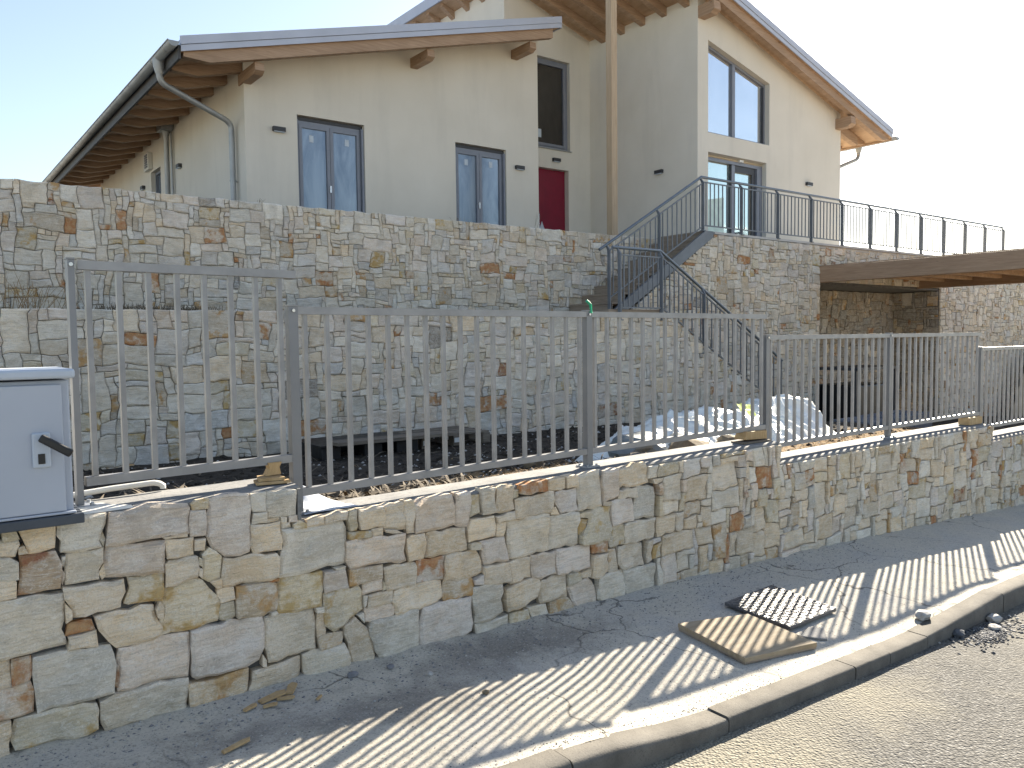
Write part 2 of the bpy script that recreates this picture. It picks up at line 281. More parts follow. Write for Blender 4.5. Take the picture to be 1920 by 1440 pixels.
TRACED = """
y 271,-720 322,-717 307,-670 270,-672
b 338,-730 351,-778 385,-781 437,-771 443,-677 387,-671 316,-671
g 447,-729 461,-752 456,-792 523,-801 599,-796 590,-771 617,-709 621,-669 560,-666 506,-672 452,-672
p 626,-717 615,-795 717,-801 820,-797 937,-802 939,-735 945,-698 935,-676 832,-662 634,-670
b 249,-773 306,-779 322,-737 319,-723 252,-715
o 319,-773 348,-774 336,-745 319,-750
g 246,-860 314,-866 315,-803 288,-781 249,-775
R 322,-817 320,-870 309,-925 448,-928 452,-884 457,-837 438,-784 320,-780
g 465,-880 469,-924 586,-924 586,-887 600,-858 605,-801 475,-803
g 459,-841 469,-857 472,-812 460,-814
p 452,-898 457,-916 465,-876 457,-858
y 594,-768 605,-795 614,-769 604,-737
b 587,-901 597,-927 610,-917 603,-869
p 605,-852 609,-922 712,-934 832,-948 840,-815 785,-813 616,-803
b 243,-933 303,-933 307,-877 303,-868 246,-860
g 228,-1151 245,-1154 344,-1154 465,-1154 461,-1128 447,-1090 458,-1051 461,-983 456,-949 338,-935 237,-933
b 461,-972 484,-1016 489,-1053 662,-1056 663,-1032 681,-997 675,-943 458,-930
Y 700,-983 675,-1042 691,-1051 816,-1058 826,-1017 830,-949 692,-941
b 463,-1028 464,-1066 482,-1054 484,-1023 462,-990
r 461,-1121 563,-1119 553,-1078 528,-1074 472,-1076
b 474,-1139 465,-1176 570,-1185 566,-1123 470,-1127
b 577,-1126 613,-1182 638,-1214 722,-1214 780,-1218 812,-1208 817,-1176 788,-1113 782,-1071 563,-1068
b 798,-1126 817,-1131 820,-1083 807,-1061 790,-1091
Y 812,-1206 928,-1211 1045,-1203 1049,-1194 1060,-1138 1045,-1092 986,-1014 957,-992 823,-1016
b 229,-1260 277,-1261 274,-1158 234,-1150
r 280,-1261 334,-1255 342,-1240 341,-1163 281,-1162
r 224,-1380 252,-1381 341,-1376 347,-1296 337,-1261 282,-1263 229,-1262
g 346,-1238 351,-1308 355,-1381 544,-1388 622,-1390 623,-1358 633,-1274 628,-1236 616,-1194 349,-1174
p 638,-1268 643,-1306 638,-1392 910,-1405 924,-1302 923,-1223 816,-1213 722,-1222 648,-1220
R 628,-1313 626,-1370 639,-1377 642,-1284 633,-1278
b 218,-1517 258,-1508 267,-1386 224,-1384
Y 266,-1463 278,-1498 470,-1520 556,-1507 562,-1437 556,-1410 364,-1387 281,-1391
g 569,-1450 569,-1493 584,-1530 724,-1544 772,-1538 803,-1555 898,-1547 899,-1517 910,-1451 910,-1413 834,-1406 622,-1394 569,-1407
Y 956,-707 1019,-709 1023,-667 968,-667 948,-679
p 943,-817 1004,-821 1008,-715 949,-710
p 1011,-830 1032,-884 1089,-933 1151,-937 1192,-925 1206,-745 1200,-671 1026,-670
g 1210,-737 1218,-756 1273,-759 1278,-673 1208,-674
g 1278,-747 1284,-793 1417,-799 1418,-682 1282,-670
g 1208,-809 1278,-810 1277,-763 1217,-762
b 1284,-811 1339,-811 1337,-801 1280,-796
b 1197,-902 1212,-943 1337,-940 1338,-815 1202,-811
g 1345,-821 1368,-824 1373,-803 1345,-798
p 1383,-825 1418,-828 1421,-800 1384,-800
g 1348,-852 1393,-851 1385,-829 1347,-825
y 1404,-857 1465,-863 1466,-846 1431,-824 1400,-836
b 1470,-859 1558,-861 1559,-827 1471,-834
b 841,-810 930,-816 931,-803 827,-800
b 845,-892 920,-896 951,-896 952,-822 842,-814
b 958,-878 997,-883 1000,-834 957,-834
b 834,-1008 965,-992 964,-904 851,-903 837,-915
y 970,-938 983,-951 980,-917 970,-907
g 969,-987 983,-1001 984,-963 970,-953
y 989,-953 985,-1006 1016,-1028 1061,-1017 1068,-976 1073,-926 1017,-877 988,-903
b 1067,-1011 1073,-1061 1286,-1076 1318,-1063 1325,-974 1311,-953 1079,-937
b 1049,-1064 1067,-1064 1066,-1022 1020,-1028
b 1048,-1093 1063,-1131 1122,-1123 1117,-1071 1049,-1070
Y 1052,-1168 1056,-1202 1091,-1214 1125,-1203 1127,-1189 1117,-1132 1062,-1135
o 1125,-1134 1131,-1210 1244,-1229 1311,-1217 1313,-1094 1286,-1084 1131,-1074
r 1286,-1084 1324,-1086 1324,-1074 1284,-1074
g 1347,-888 1354,-930 1336,-968 1324,-1019 1324,-1068 1424,-1078 1532,-1072 1667,-1073 1680,-963 1679,-902 1663,-869 1597,-867 1404,-857 1344,-855
y 1312,-1180 1319,-1233 1538,-1252 1540,-1085 1328,-1075
p 927,-1287 930,-1342 931,-1419 950,-1436 1167,-1440 1221,-1422 1246,-1372 1249,-1267 1240,-1228 1010,-1216 931,-1219
g 1248,-1364 1259,-1400 1262,-1442 1500,-1452 1503,-1342 1495,-1253 1319,-1237 1254,-1238
g 1281,-1234 1315,-1234 1307,-1220 1282,-1222
o 911,-1490 915,-1561 983,-1567 1147,-1571 1164,-1551 1172,-1489 1169,-1444 1068,-1447 910,-1440
b 1189,-1515 1172,-1546 1175,-1571 1296,-1567 1416,-1569 1423,-1461 1342,-1464 1257,-1465 1191,-1466
b 1237,-1455 1253,-1464 1254,-1431 1238,-1403
g 1433,-1523 1449,-1591 1526,-1588 1629,-1587 1672,-1593 1674,-1534 1642,-1455 1567,-1461 1432,-1459
b 1507,-1390 1548,-1388 1553,-1372 1539,-1287 1510,-1284
g 1508,-1275 1539,-1278 1540,-1257 1504,-1253
o 1521,-1455 1633,-1453 1646,-1425 1644,-1401 1578,-1391 1509,-1395
b 1560,-861 1682,-862 1684,-823 1564,-828
y 1687,-860 1695,-918 1724,-918 1739,-903 1732,-822 1691,-822
b 1749,-920 1879,-924 1876,-825 1742,-821
b 1886,-941 1961,-958 2008,-961 2001,-823 1884,-826
b 2009,-938 2019,-986 2056,-987 2055,-819 2006,-819
p 2062,-990 2166,-992 2318,-988 2317,-897 2301,-823 2164,-821 2062,-841
p 2321,-989 2344,-1007 2422,-1019 2413,-824 2321,-821
y 2423,-966 2493,-952 2486,-851 2419,-849
g 2508,-964 2599,-963 2589,-825 2496,-820
b 2604,-967 2641,-975 2725,-962 2721,-830 2656,-821 2598,-829
Y 1689,-958 1723,-966 1807,-967 1808,-937 1690,-926
b 1817,-971 1878,-975 1879,-931 1810,-930
b 1888,-955 1976,-972 1950,-956 1886,-945
p 1672,-1066 1690,-1104 1999,-1119 1997,-980 1675,-971
b 2013,-1124 2113,-1132 2131,-1051 2119,-1000 2034,-997 2010,-1014
b 2132,-1133 2248,-1138 2401,-1138 2392,-1019 2309,-1008 2138,-1006
b 2403,-1036 2414,-1103 2594,-1097 2598,-1043 2583,-981 2428,-981
Y 2419,-1143 2489,-1151 2487,-1116 2414,-1113
y 1610,-1090 1657,-1099 1662,-1085 1605,-1083
p 1549,-1191 1674,-1190 1672,-1161 1657,-1097 1552,-1093
o 1676,-1182 1752,-1182 1862,-1181 1869,-1117 1681,-1106
b 1886,-1249 2047,-1253 2063,-1164 2053,-1139 1936,-1128 1876,-1136
r 2055,-1255 2240,-1272 2248,-1145 2180,-1144 2066,-1137
b 2245,-1276 2422,-1300 2509,-1286 2504,-1220 2462,-1153 2254,-1147
Y 1544,-1288 1551,-1350 1597,-1391 1689,-1348 1751,-1315 1753,-1227 1732,-1193 1546,-1197
p 1755,-1245 1866,-1242 1862,-1187 1757,-1188
y 1868,-1247 1884,-1242 1869,-1198
g 1758,-1303 1769,-1297 1780,-1255 1757,-1250
b 1776,-1309 1916,-1316 1922,-1259 1785,-1256
p 1756,-1378 1924,-1382 1928,-1347 1905,-1316 1763,-1313
b 1916,-1312 1935,-1385 2074,-1394 2197,-1389 2235,-1365 2228,-1277 2072,-1259 1932,-1266
o 2237,-1382 2432,-1398 2446,-1342 2434,-1303 2242,-1280
p 2449,-1343 2501,-1349 2502,-1299 2446,-1318
b 1679,-1544 1696,-1610 1801,-1600 1812,-1562 1775,-1414 1708,-1344 1647,-1373
g 1756,-1383 1753,-1333 1723,-1339
g 1812,-1540 1852,-1596 1877,-1605 2075,-1596 2074,-1390 1796,-1383 1781,-1411
p 2078,-1583 2102,-1617 2350,-1614 2429,-1595 2419,-1464 2420,-1398 2197,-1385 2102,-1391 2084,-1443
g 2436,-1550 2541,-1563 2650,-1538 2629,-1462 2649,-1426 2640,-1373 2564,-1365 2433,-1354
g 2453,-1626 2477,-1627 2678,-1631 2670,-1558 2541,-1567 2436,-1557
y 2726,-906 2766,-902 2760,-860 2724,-860
r 2766,-881 2813,-893 2989,-896 2979,-831 2855,-829 2767,-836
b 3000,-897 3129,-898 3126,-834 2995,-831
b 3144,-900 3237,-904 3237,-874 3212,-828 3137,-832
b 2738,-1022 3012,-1028 3027,-996 3035,-904 2733,-912
b 3012,-1039 3069,-1045 3041,-998 3020,-1003
p 3045,-972 3091,-1045 3243,-1049 3237,-912 3049,-914
g 3247,-1058 3457,-1053 3443,-830 3245,-837
p 3463,-1031 3587,-1003 3584,-832 3463,-835
b 3612,-964 3877,-954 3860,-823 3617,-836
o 3600,-959 3608,-949 3604,-892 3588,-901
g 3595,-1027 3768,-1039 3764,-975 3595,-973
b 2608,-1025 2731,-1021 2728,-978 2592,-987
b 2601,-1101 2651,-1107 2671,-1075 2675,-1030 2604,-1029
g 2683,-1158 2694,-1247 2995,-1250 2994,-1033 2682,-1034
g 3002,-1252 3241,-1256 3235,-1059 3005,-1051
y 3254,-1094 3327,-1108 3362,-1067 3243,-1076
Y 3249,-1198 3260,-1205 3299,-1167 3319,-1115 3250,-1105
y 3338,-1091 3315,-1148 3260,-1211 3260,-1260 3360,-1275 3495,-1273 3536,-1206 3533,-1067 3409,-1057
o 3465,-1054 3533,-1061 3533,-1036 3465,-1034
p 3544,-1193 3741,-1187 3721,-1042 3537,-1036
g 3759,-1096 3745,-1182 3947,-1195 3948,-999 3894,-980 3781,-971
r 3367,-1340 3486,-1348 3495,-1281 3364,-1281
Y 3507,-1275 3511,-1324 3649,-1328 3645,-1201 3540,-1201
g 3659,-1330 3947,-1338 3947,-1201 3654,-1202
p 2505,-1156 2522,-1249 2688,-1253 2676,-1187 2661,-1114 2493,-1115
b 2507,-1353 2640,-1368 2692,-1374 2693,-1338 2681,-1264 2509,-1259
b 2696,-1339 2699,-1390 2857,-1382 2855,-1267 2689,-1266
p 2867,-1389 2936,-1408 3057,-1401 3052,-1266 2862,-1260
p 3065,-1410 3358,-1425 3352,-1282 3063,-1263
b 3354,-1488 3413,-1506 3489,-1470 3486,-1356 3375,-1353
o 3501,-1481 3575,-1481 3575,-1447 3551,-1340 3498,-1336
b 3579,-1442 3608,-1479 3835,-1494 3831,-1354 3588,-1335
Y 3148,-1498 3250,-1484 3265,-1459 3235,-1426 3149,-1425
b 3273,-1472 3346,-1481 3354,-1432 3265,-1443
b 2658,-1478 2676,-1544 2803,-1537 2907,-1513 2932,-1434 2919,-1397 2752,-1396 2659,-1413
b 2921,-1511 2927,-1555 3132,-1552 3137,-1493 3130,-1421 2936,-1419
Y 2685,-1618 2714,-1651 2815,-1665 2839,-1634 2816,-1561 2689,-1562
g 2884,-1663 2964,-1675 2993,-1639 2966,-1566 2820,-1554
o 2990,-1638 3032,-1680 3127,-1681 3217,-1675 3158,-1574 3129,-1554 3005,-1564
p 3203,-1628 3240,-1689 3411,-1709 3396,-1643 3389,-1551 3334,-1484 3148,-1506
g 3404,-1634 3451,-1704 3648,-1705 3649,-1600 3629,-1489 3493,-1488 3413,-1500
g 3641,-1610 3665,-1703 3945,-1723 3946,-1509 3635,-1493
"""
# ------------------------------------------------------------------ terrain functions
def Yc(X):                                   # plan line of the street wall (fence posts stand on it)
    X = min(X, 10.4); return 3.601 + 0.07385 * X - 0.003544 * X * X
def g(X):                                    # level of the pavement along the wall foot
    if X < -3: return g(-3) + 0.03 * (-3 - X)
    if X <= 10.5: return -1.515 - 0.040 * X - 0.0008 * X * X
    return g(10.5) - 0.05 * (X - 10.5)
def sm(t): t = max(0.0, min(1.0, t)); return t * t * (3 - 2 * t)
KX0, KX1, KX2, KX3 = 1.97, 2.86, 4.75, 5.97  # dropped kerb: ramps KX0-KX1 and KX2-KX3
def kdrop(X):                                # 1 where the kerb stands full height
    if X < KX1: return sm((KX1 - X) / (KX1 - KX0)) if X > KX0 else 1.0
    if X < KX2: return 0.0
    return min(1.0, (X - KX2) / (KX3 - KX2))
def kfront(X): return 2.245 + (0.0090 * (min(X, 6.2) - 3) ** 2 if X > 3 else 0.0) + 0.045 * max(0, min(X, 9) - 6.2)
def side0(X, Y): return g(X) - 0.015 * (3.5 - Y)
def side(X, Y):                              # the pavement ramps down to the dropped kerb
    return side0(X, Y) - 0.07 * (1 - kdrop(X)) * sm((3.3 - Y) / 1.0)
def road(X, Y):
    return g(X) - 0.0200 - 0.130 - 0.012 * (2.2 - Y) if Y > -3 else g(X) - 0.150 - 0.0624 - 0.002 * (-3 - Y)
def soil(X, Y):
    base = -1.23 - 0.012 * X
    if X > 11: base -= 0.62 * sm((X - 11) / 5.5) + 0.03 * max(0, X - 16.5)
    capz = CAPZ[0] + sum((CAPZ[k + 1] - CAPZ[k]) * sm((X - STEPX[k] + 0.1) / 0.5) for k in range(3))
    t = sm((6.6 - Y) / 2.4)
    z = base + (capz - 0.10 - base) * t * (0.8 if X < 11 else 0.55)
    z += 0.03 * noise.noise(Vector((X * 1.7, Y * 1.7, 3))) + 0.018 * noise.noise(Vector((X * 6, Y * 6, 8)))
    return z
STEPX = [1.44, 5.42, 9.40]
CAPZ = [-0.665, -0.835, -1.000, -1.165]
def section(X):
    return sum(1 for s in STEPX if X >= s)
def cap_level(X): return CAPZ[section(X)]

# ------------------------------------------------------------------ stone walls
PAL = {'b': (0.75, 0.61, 0.43), 'g': (0.69, 0.62, 0.50), 'p': (0.70, 0.60, 0.50), 'y': (0.64, 0.55, 0.385), 'Y': (0.61, 0.52, 0.36),
       'o': (0.57, 0.465, 0.33), 'r': (0.62, 0.51, 0.39), 'R': (0.50, 0.39, 0.28), 'w': (0.76, 0.69, 0.57), 'k': (0.63, 0.585, 0.52), 'd': (0.31, 0.27, 0.225)}
STAIN = {'b': 0.30, 'g': 0.24, 'p': 0.28, 'y': 0.44, 'Y': 0.50, 'o': 0.48, 'r': 0.57, 'R': 0.51, 'w': 0.25, 'k': 0.2, 'd': 0.3}
STAINC = {'y': (0.52, 0.36, 0.14), 'Y': (0.47, 0.29, 0.085), 'o': (0.48, 0.26, 0.09), 'r': (0.40, 0.145, 0.04), 'R': (0.26, 0.085, 0.04)}

def area2(p): return sum(p[i][0] * p[(i + 1) % len(p)][1] - p[(i + 1) % len(p)][0] * p[i][1] for i in range(len(p))) / 2

def offset(poly, d):
    n = len(poly); out = []
    for i in range(n):
        a, b, c = Vector(poly[i - 1]), Vector(poly[i]), Vector(poly[(i + 1) % n])
        e1 = (b - a); e2 = (c - b)
        if e1.length < 1e-6 or e2.length < 1e-6: out.append(b); continue
        e1.normalize(); e2.normalize()
        m = Vector((-(e1.y + e2.y), e1.x + e2.x))
        if m.length < 0.25: m = Vector((-e1.y, e1.x))
        m.normalize(); k = max(0.5, m.dot(Vector((-e1.y, e1.x))))
        out.append(b + m * (d / k))
    return out

def inside(pt, poly):
    x, y = pt; r = False; n = len(poly); j = n - 1
    for i in range(n):
        xi, yi = poly[i][0], poly[i][1]; xj, yj = poly[j][0], poly[j][1]
        if (yi > y) != (yj > y) and x < (xj - xi) * (y - yi) / (yj - yi) + xi: r = not r
        j = i
    return r

def stone_geo(poly, mp, rng, proud, joint, seg, det, rough):
    """one walling stone: split sides, a pitched arris and a cleft, faceted face. returns verts, faces"""
    if area2(poly) < 0: poly = poly[::-1]
    pts = []
    n = len(poly)
    for i in range(n):
        a = Vector(poly[i]); b = Vector(poly[(i + 1) % n]); e = b - a; L = e.length
        if L < 1e-5: continue
        k = max(1, int(round(L / seg))); nr = Vector((-e.y, e.x)) / L
        for j in range(k):
            q = a + e * (j / k)
            if j: q = q + nr * rng.uniform(-1.3, 0.9) * min(0.008, L * 0.05)
            pts.append(q)
    A = abs(area2(poly)); size = math.sqrt(A)
    p1 = offset(pts, joint)
    if area2(p1) < A * 0.2: p1 = [Vector(sum(pts, Vector((0, 0)))) / len(pts) + (q - Vector(sum(pts, Vector((0, 0)))) / len(pts)) * 0.8 for q in pts]
    w = min(0.013, size * 0.08) * rng.uniform(0.7, 1.5)
    p2 = offset(p1, w)
    if area2(p2) < A * 0.15:
        c = sum(p1, Vector((0, 0))) / len(p1); p2 = [c + (q - c) * 0.8 for q in p1]
    c = sum(p2, Vector((0, 0))) / len(p2)
    ti = (rng.gauss(0, 0.05), rng.gauss(0, 0.05)); sd = rng.uniform(0, 99)
    scoops = []
    for _ in range(rng.choice((0, 1, 1, 2, 3))):
        q = rng.choice(p2); scoops.append((q + (c - q) * rng.uniform(0, 0.5), rng.uniform(0.3, 0.6) * size, rng.uniform(0.008, 0.022) * min(1, size / 0.2)))
    def face(q):
        r = q - c; d = ti[0] * r.x + ti[1] * r.y
        d += rough * noise.noise(Vector((q.x * 11, q.y * 11, sd))) + rough * 0.6 * noise.noise(Vector((q.x * 27, q.y * 27, sd + 7)))
        for o, R, h in scoops:
            t = (q - o).length / R
            if t < 1: d -= h * (1 - t * t)
        return max(0.012, proud + d)
    inner = []
    xs = [q.x for q in p2]; ys = [q.y for q in p2]
    nx = int((max(xs) - min(xs)) / det) + 1; ny = int((max(ys) - min(ys)) / det) + 1
    for i in range(nx):
        for j in range(ny):
            q = Vector((min(xs) + (i + 0.5 + rng.uniform(-.35, .35)) * (max(xs) - min(xs)) / nx, min(ys) + (j + 0.5 + rng.uniform(-.35, .35)) * (max(ys) - min(ys)) / ny))
            if inside(q, p2) and min((q - e).length for e in p2) > det * 0.38: inner.append(q)
    m = len(p1); V = []; F = []; SMO = []
    for q in p1: V.append(mp(q.x, q.y, -0.03))
    for q in p1: V.append(mp(q.x, q.y, max(0.004, face(q) - w * rng.uniform(0.5, 1.0))))
    base2 = len(V)
    for i in range(m):
        k = (i + 1) % m; F.append((i, k, m + k, m + i))
    try:
        co, ed, fa, *_ = delaunay_2d_cdt(p2 + inner, [], [list(range(m))], 1, 1e-6)
    except Exception:
        co, fa = p2, [list(range(m))]
    for q in co: V.append(mp(q.x, q.y, face(Vector(q))))
    for f in fa: F.append(tuple(base2 + i for i in f))
    if len(co) >= m and all((Vector(co[i]) - p2[i]).length < 1e-4 for i in range(m)):
        for i in range(m):
            k = (i + 1) % m; F.append((m + i, m + k, base2 + k, base2 + i))
    return V, F

def stone_mesh(name, items):
    """items: list of (verts, faces, tint, stain rgba, seed)"""
    vs, fs, ti, st = [], [], [], []
    for V, F, c, s in items:
        b = len(vs); vs += V; fs += [tuple(b + i for i in f) for f in F]; ti += list(c) * len(V); st += list(s) * len(V)
    n = len(vs); o = Vector((sum(v[0] for v in vs) / n, sum(v[1] for v in vs) / n, sum(v[2] for v in vs) / n))
    me = bpy.data.meshes.new(name); me.from_pydata([Vector(v) - o for v in vs], [], fs); me.materials.append(MT['stone'])
    a = me.color_attributes.new("tint", 'FLOAT_COLOR', 'POINT'); a.data.foreach_set("color", ti)
    a = me.color_attributes.new("stain", 'FLOAT_COLOR', 'POINT'); a.data.foreach_set("color", st)
    return me, o

def look(cls, rng, grey=0.0):
    c = PAL[cls]; k = rng.uniform(0.84, 1.16); h = rng.gauss(0.008, 0.016)
    m = sum(c) / 3
    c = tuple(max(0.02, (ch * (1 - grey) + m * gq * grey) * k + e) for ch, gq, e in zip(c, (1.02, 1.0, 0.96), (h, 0, -h)))
    s = STAINC.get(cls, (0.36, 0.235, 0.11))
    return (*c, rng.random()), (*s, max(0.0, STAIN[cls] + rng.gauss(0, 0.035)))

def pick(rng, w):
    t = rng.random() * sum(w.values())
    for k, v in w.items():
        t -= v
        if t <= 0: return k
    return k

def lay(u0, u1, v0, v1, cu, cv, ok, top, rng, sizes, blocked=()):
    """pack rectangles of random size on a fine grid; warp the grid so that no two stones agree"""
    nx = int(round((u1 - u0) / cu)); ny = int(round((v1 - v0) / cv)); cu = (u1 - u0) / nx; cv = (v1 - v0) / ny
    sdd = rng.uniform(0, 50)
    def warp(i, j):
        u = u0 + i * cu; v = v0 + j * cv
        r = random.Random((i * 73856093) ^ (j * 19349663) ^ int(sdd * 1000))
        n1 = noise.noise_vector(Vector((u * 1.9, v * 1.9, sdd))); n2 = noise.noise_vector(Vector((u * 5, v * 5, sdd + 9)))
        a = 0.0 if i in (0, nx) else 1.0; c = 0.0 if j in (0,) else 1.0
        u2 = u + a * (n1.x * cu * 0.9 + n2.x * cu * 0.25 + r.uniform(-.15, .15) * cu); v2 = v + c * (n1.y * cv * 0.9 + n2.y * cv * 0.25 + r.uniform(-.15, .15) * cv)
        if j == ny: v2 = v1
        return (u2, min(v2, top(u2)))
    free = [[ok(u0 + (i + .5) * cu, v0 + (j + .5) * cv) for j in range(ny)] for i in range(nx)]
    if blocked:
        for i in range(nx):
            for j in range(ny):
                if free[i][j]:
                    a = [(u0 + (i + p) * cu, v0 + (j + q) * cv) for p in (.08, .5, .92) for q in (.08, .5, .92)]
                    for pl, bb in blocked:
                        if bb[0] - cu < a[0][0] < bb[1] + cu and bb[2] - cv < a[0][1] < bb[3] + cv and any(inside(t, pl) for t in a): free[i][j] = False; break
    out = []
    cells = [(i, j) for j in range(ny) for i in range(nx)]
    order = sorted(cells, key=lambda t: t[1] * 1.0 + t[0] * 0.35 + rng.uniform(0, 2.4))
    for i, j in order:
        if not free[i][j]: continue
        bw, bh = rng.choice(sizes)
        if rng.random() < 0.16: bw, bh = max(2, bh), bw
        w = 0
        while w < bw and i + w < nx and free[i + w][j]: w += 1
        if i + w < nx and free[i + w][j] and (i + w + 1 >= nx or not free[i + w + 1][j]) and w >= 2: w += 1
        h = 0
        while h < bh and j + h < ny and all(free[i + k][j + h] for k in range(w)): h += 1
        if j + h < ny and all(free[i + k][j + h] for k in range(w)) and (j + h + 1 >= ny): h += 1
        for a in range(w):
            for c in range(h): free[i + a][j + c] = False
        P = [(i + a, j) for a in range(w)] + [(i + w, j + c) for c in range(h)] + [(i + w - a, j + h) for a in range(w)] + [(i, j + h - c) for c in range(h)]
        P = [warp(*q) for q in P]
        keep = [q for k, q in enumerate(P) if (Vector(q) - Vector(P[k - 1])).length > 0.004]
        if len(keep) >= 3 and abs(area2(keep)) > 0.0006: out.append(keep)
    return out

def build_stones(parent, polys, mp, rng, classes, proud=0.030, joint=0.0026, seg=0.07, det=0.08, rough=0.012, grey=0.0, accents=(), limit=300, dist=None):
    todo = []
    for it in polys:
        cls, poly = it if isinstance(it[0], str) else (None, it)
        if cls is None:
            cls = pick(rng, classes)
            for (u, v, k) in accents:
                if inside((u, v), poly): cls = k
        todo.append((abs(area2(poly)) / (dist(poly) ** 2 if dist else 1.0), cls, poly))
    todo.sort(key=lambda t: -t[0]); rest = []
    for k, (_, cls, poly) in enumerate(todo):
        V, F = stone_geo([Vector(q) for q in poly], mp, rng, proud + rng.uniform(-0.010, 0.012), joint * rng.uniform(0.8, 1.25), seg, det, rough)
        c, s = look(cls, rng, grey)
        if k < limit:
            me, o = stone_mesh("stone", [(V, F, c, s)]); inst("stone", me, o, parent)
        else: rest.append((V, F, c, s))
    if rest:
        me, o = stone_mesh("small_stones", rest); struct(inst("small_stones", me, o, parent), "stuff")
    return len(todo)

# ------------------------------------------------------------------ street wall (traced stones near the camera, packed ones beyond)
def mp_front(u, v, d):
    return (u, Yc(u) - 0.15 - d, v)
street = root("street_wall", "low stepped wall of pale cleft limestone along the pavement, under the grey fence", "wall", (5.0, Yc(5), g(5)))
rng = random.Random(11)
XA, XB = -0.9, 17.0
tops = [z - 0.012 for z in CAPZ]
m = MB()
for i in range(72):
    x0 = XA + (XB - XA) * i / 72; x1 = XA + (XB - XA) * (i + 1) / 72
    for a, c in [(x0, x1)] if section(x0) == section(x1) else [(x0, STEPX[section(x0)]), (STEPX[section(x0)], x1)]:
        e = 1e-4; z = tops[section((a + c) / 2)] - 0.006
        yf0, yf1 = Yc(a) - 0.135, Yc(c) - 0.135; yb0, yb1 = Yc(a) + 0.15, Yc(c) + 0.15; zb = g(a) - 0.35
        m.add([(a, yf0, zb), (c, yf1, zb), (c, yb1, zb), (a, yb0, zb), (a, yf0, z), (c, yf1, z), (c, yb1, z), (a, yb0, z)],
              [(4, 5, 6, 7), (0, 1, 5, 4), (1, 2, 6, 5), (2, 3, 7, 6), (3, 0, 4, 7)])
m.obj("mortar_core", MT['mortar'], street)
for k in range(4):                                           # cement coping of every step
    a = XA if k == 0 else STEPX[k - 1]; c = STEPX[k] - 0.0 if k < 3 else XB; n = max(4, int((c - a) / 0.09)); m = MB()
    zt = CAPZ[k]
    def cp(s, t, a=a, c=c, zt=zt):
        X = a + (c - a) * s
        j = 0.006 * noise.noise(Vector((X * 9, k * 5.0, 1)))
        prof = [(-0.158 + j, -0.030), (-0.160 + j, -0.008), (-0.150, 0.0), (0.0, 0.004), (0.155, 0.0), (0.158, -0.05)]
        p = prof[int(round(t * 5))]
        return (X, Yc(X) + p[0], zt + p[1] + 0.003 * noise.noise(Vector((X * 4, p[0] * 20, 2))))
    m.grid(n, 5, cp, False); m.obj("coping", MT['coping'], street)

polys = []
for ln in TRACED.strip().splitlines():
    t = ln.split(); pts = [tuple(int(v) / 1000 for v in q.split(',')) for q in t[1:]]
    polys.append((t[0], pts))
blocked = [(p, (min(q[0] for q in p), max(q[0] for q in p), min(q[1] for q in p), max(q[1] for q in p))) for _, p in polys]
ftop = lambda u: tops[section(u)] - 0.004
ok = lambda u, v: g(u) - 0.10 < v < ftop(u) - 0.012
lo = g(XB) - 0.12
SZ_F = [(4, 3), (5, 3), (4, 4), (6, 4), (3, 3), (3, 2), (5, 4), (2, 2), (3, 4), (4, 2), (6, 3), (2, 3)]
fill = []
for k in range(4):                                           # every step is packed on its own so that its top row ends at the coping
    a = XA if k == 0 else STEPX[k - 1] + 0.002; c = STEPX[k] - 0.002 if k < 3 else 13.5
    zlo = g(c) - 0.10
    fill += lay(a, c, zlo, tops[k] - 0.004, 0.05, 0.045, lambda u, v: v > g(u) - 0.09, lambda u, z=tops[k]: z - 0.004, rng, SZ_F, blocked)
fill = [f for f in fill if not (sum(q[0] for q in f) / len(f) < 3.6 and abs(area2(f)) < 0.0030)]
WF = {'b': 34, 'g': 22, 'p': 13, 'w': 14, 'y': 6, 'Y': 4, 'o': 8, 'r': 3.2, 'R': 0.8, 'k': 3}
acc = [(5.13, -1.13, 'r'), (5.6, -1.12, 'Y'), (4.75, -1.60, 'r'), (6.5, -1.25, 'o')]
fill = [[tuple(q) for q in offset([Vector(p) for p in f], 0.0048)] for f in fill]
build_stones(street, polys + fill, mp_front, rng, WF, 0.032, -0.0016, 0.045, 0.055, 0.013, 0.0, acc, 300, lambda p: max(1.0, math.hypot(p[0][0], 3.7)))
for k in range(3):                                           # quoins closing each step end
    X = STEPX[k]; zt = tops[k]
    m = MB(); yy = Yc(X); m.box((X - 0.012, yy - 0.172, tops[k + 1] + 0.004), (X + 0.004, yy + 0.14, zt - 0.002)); m.obj("step_end", MT['coping'], street)

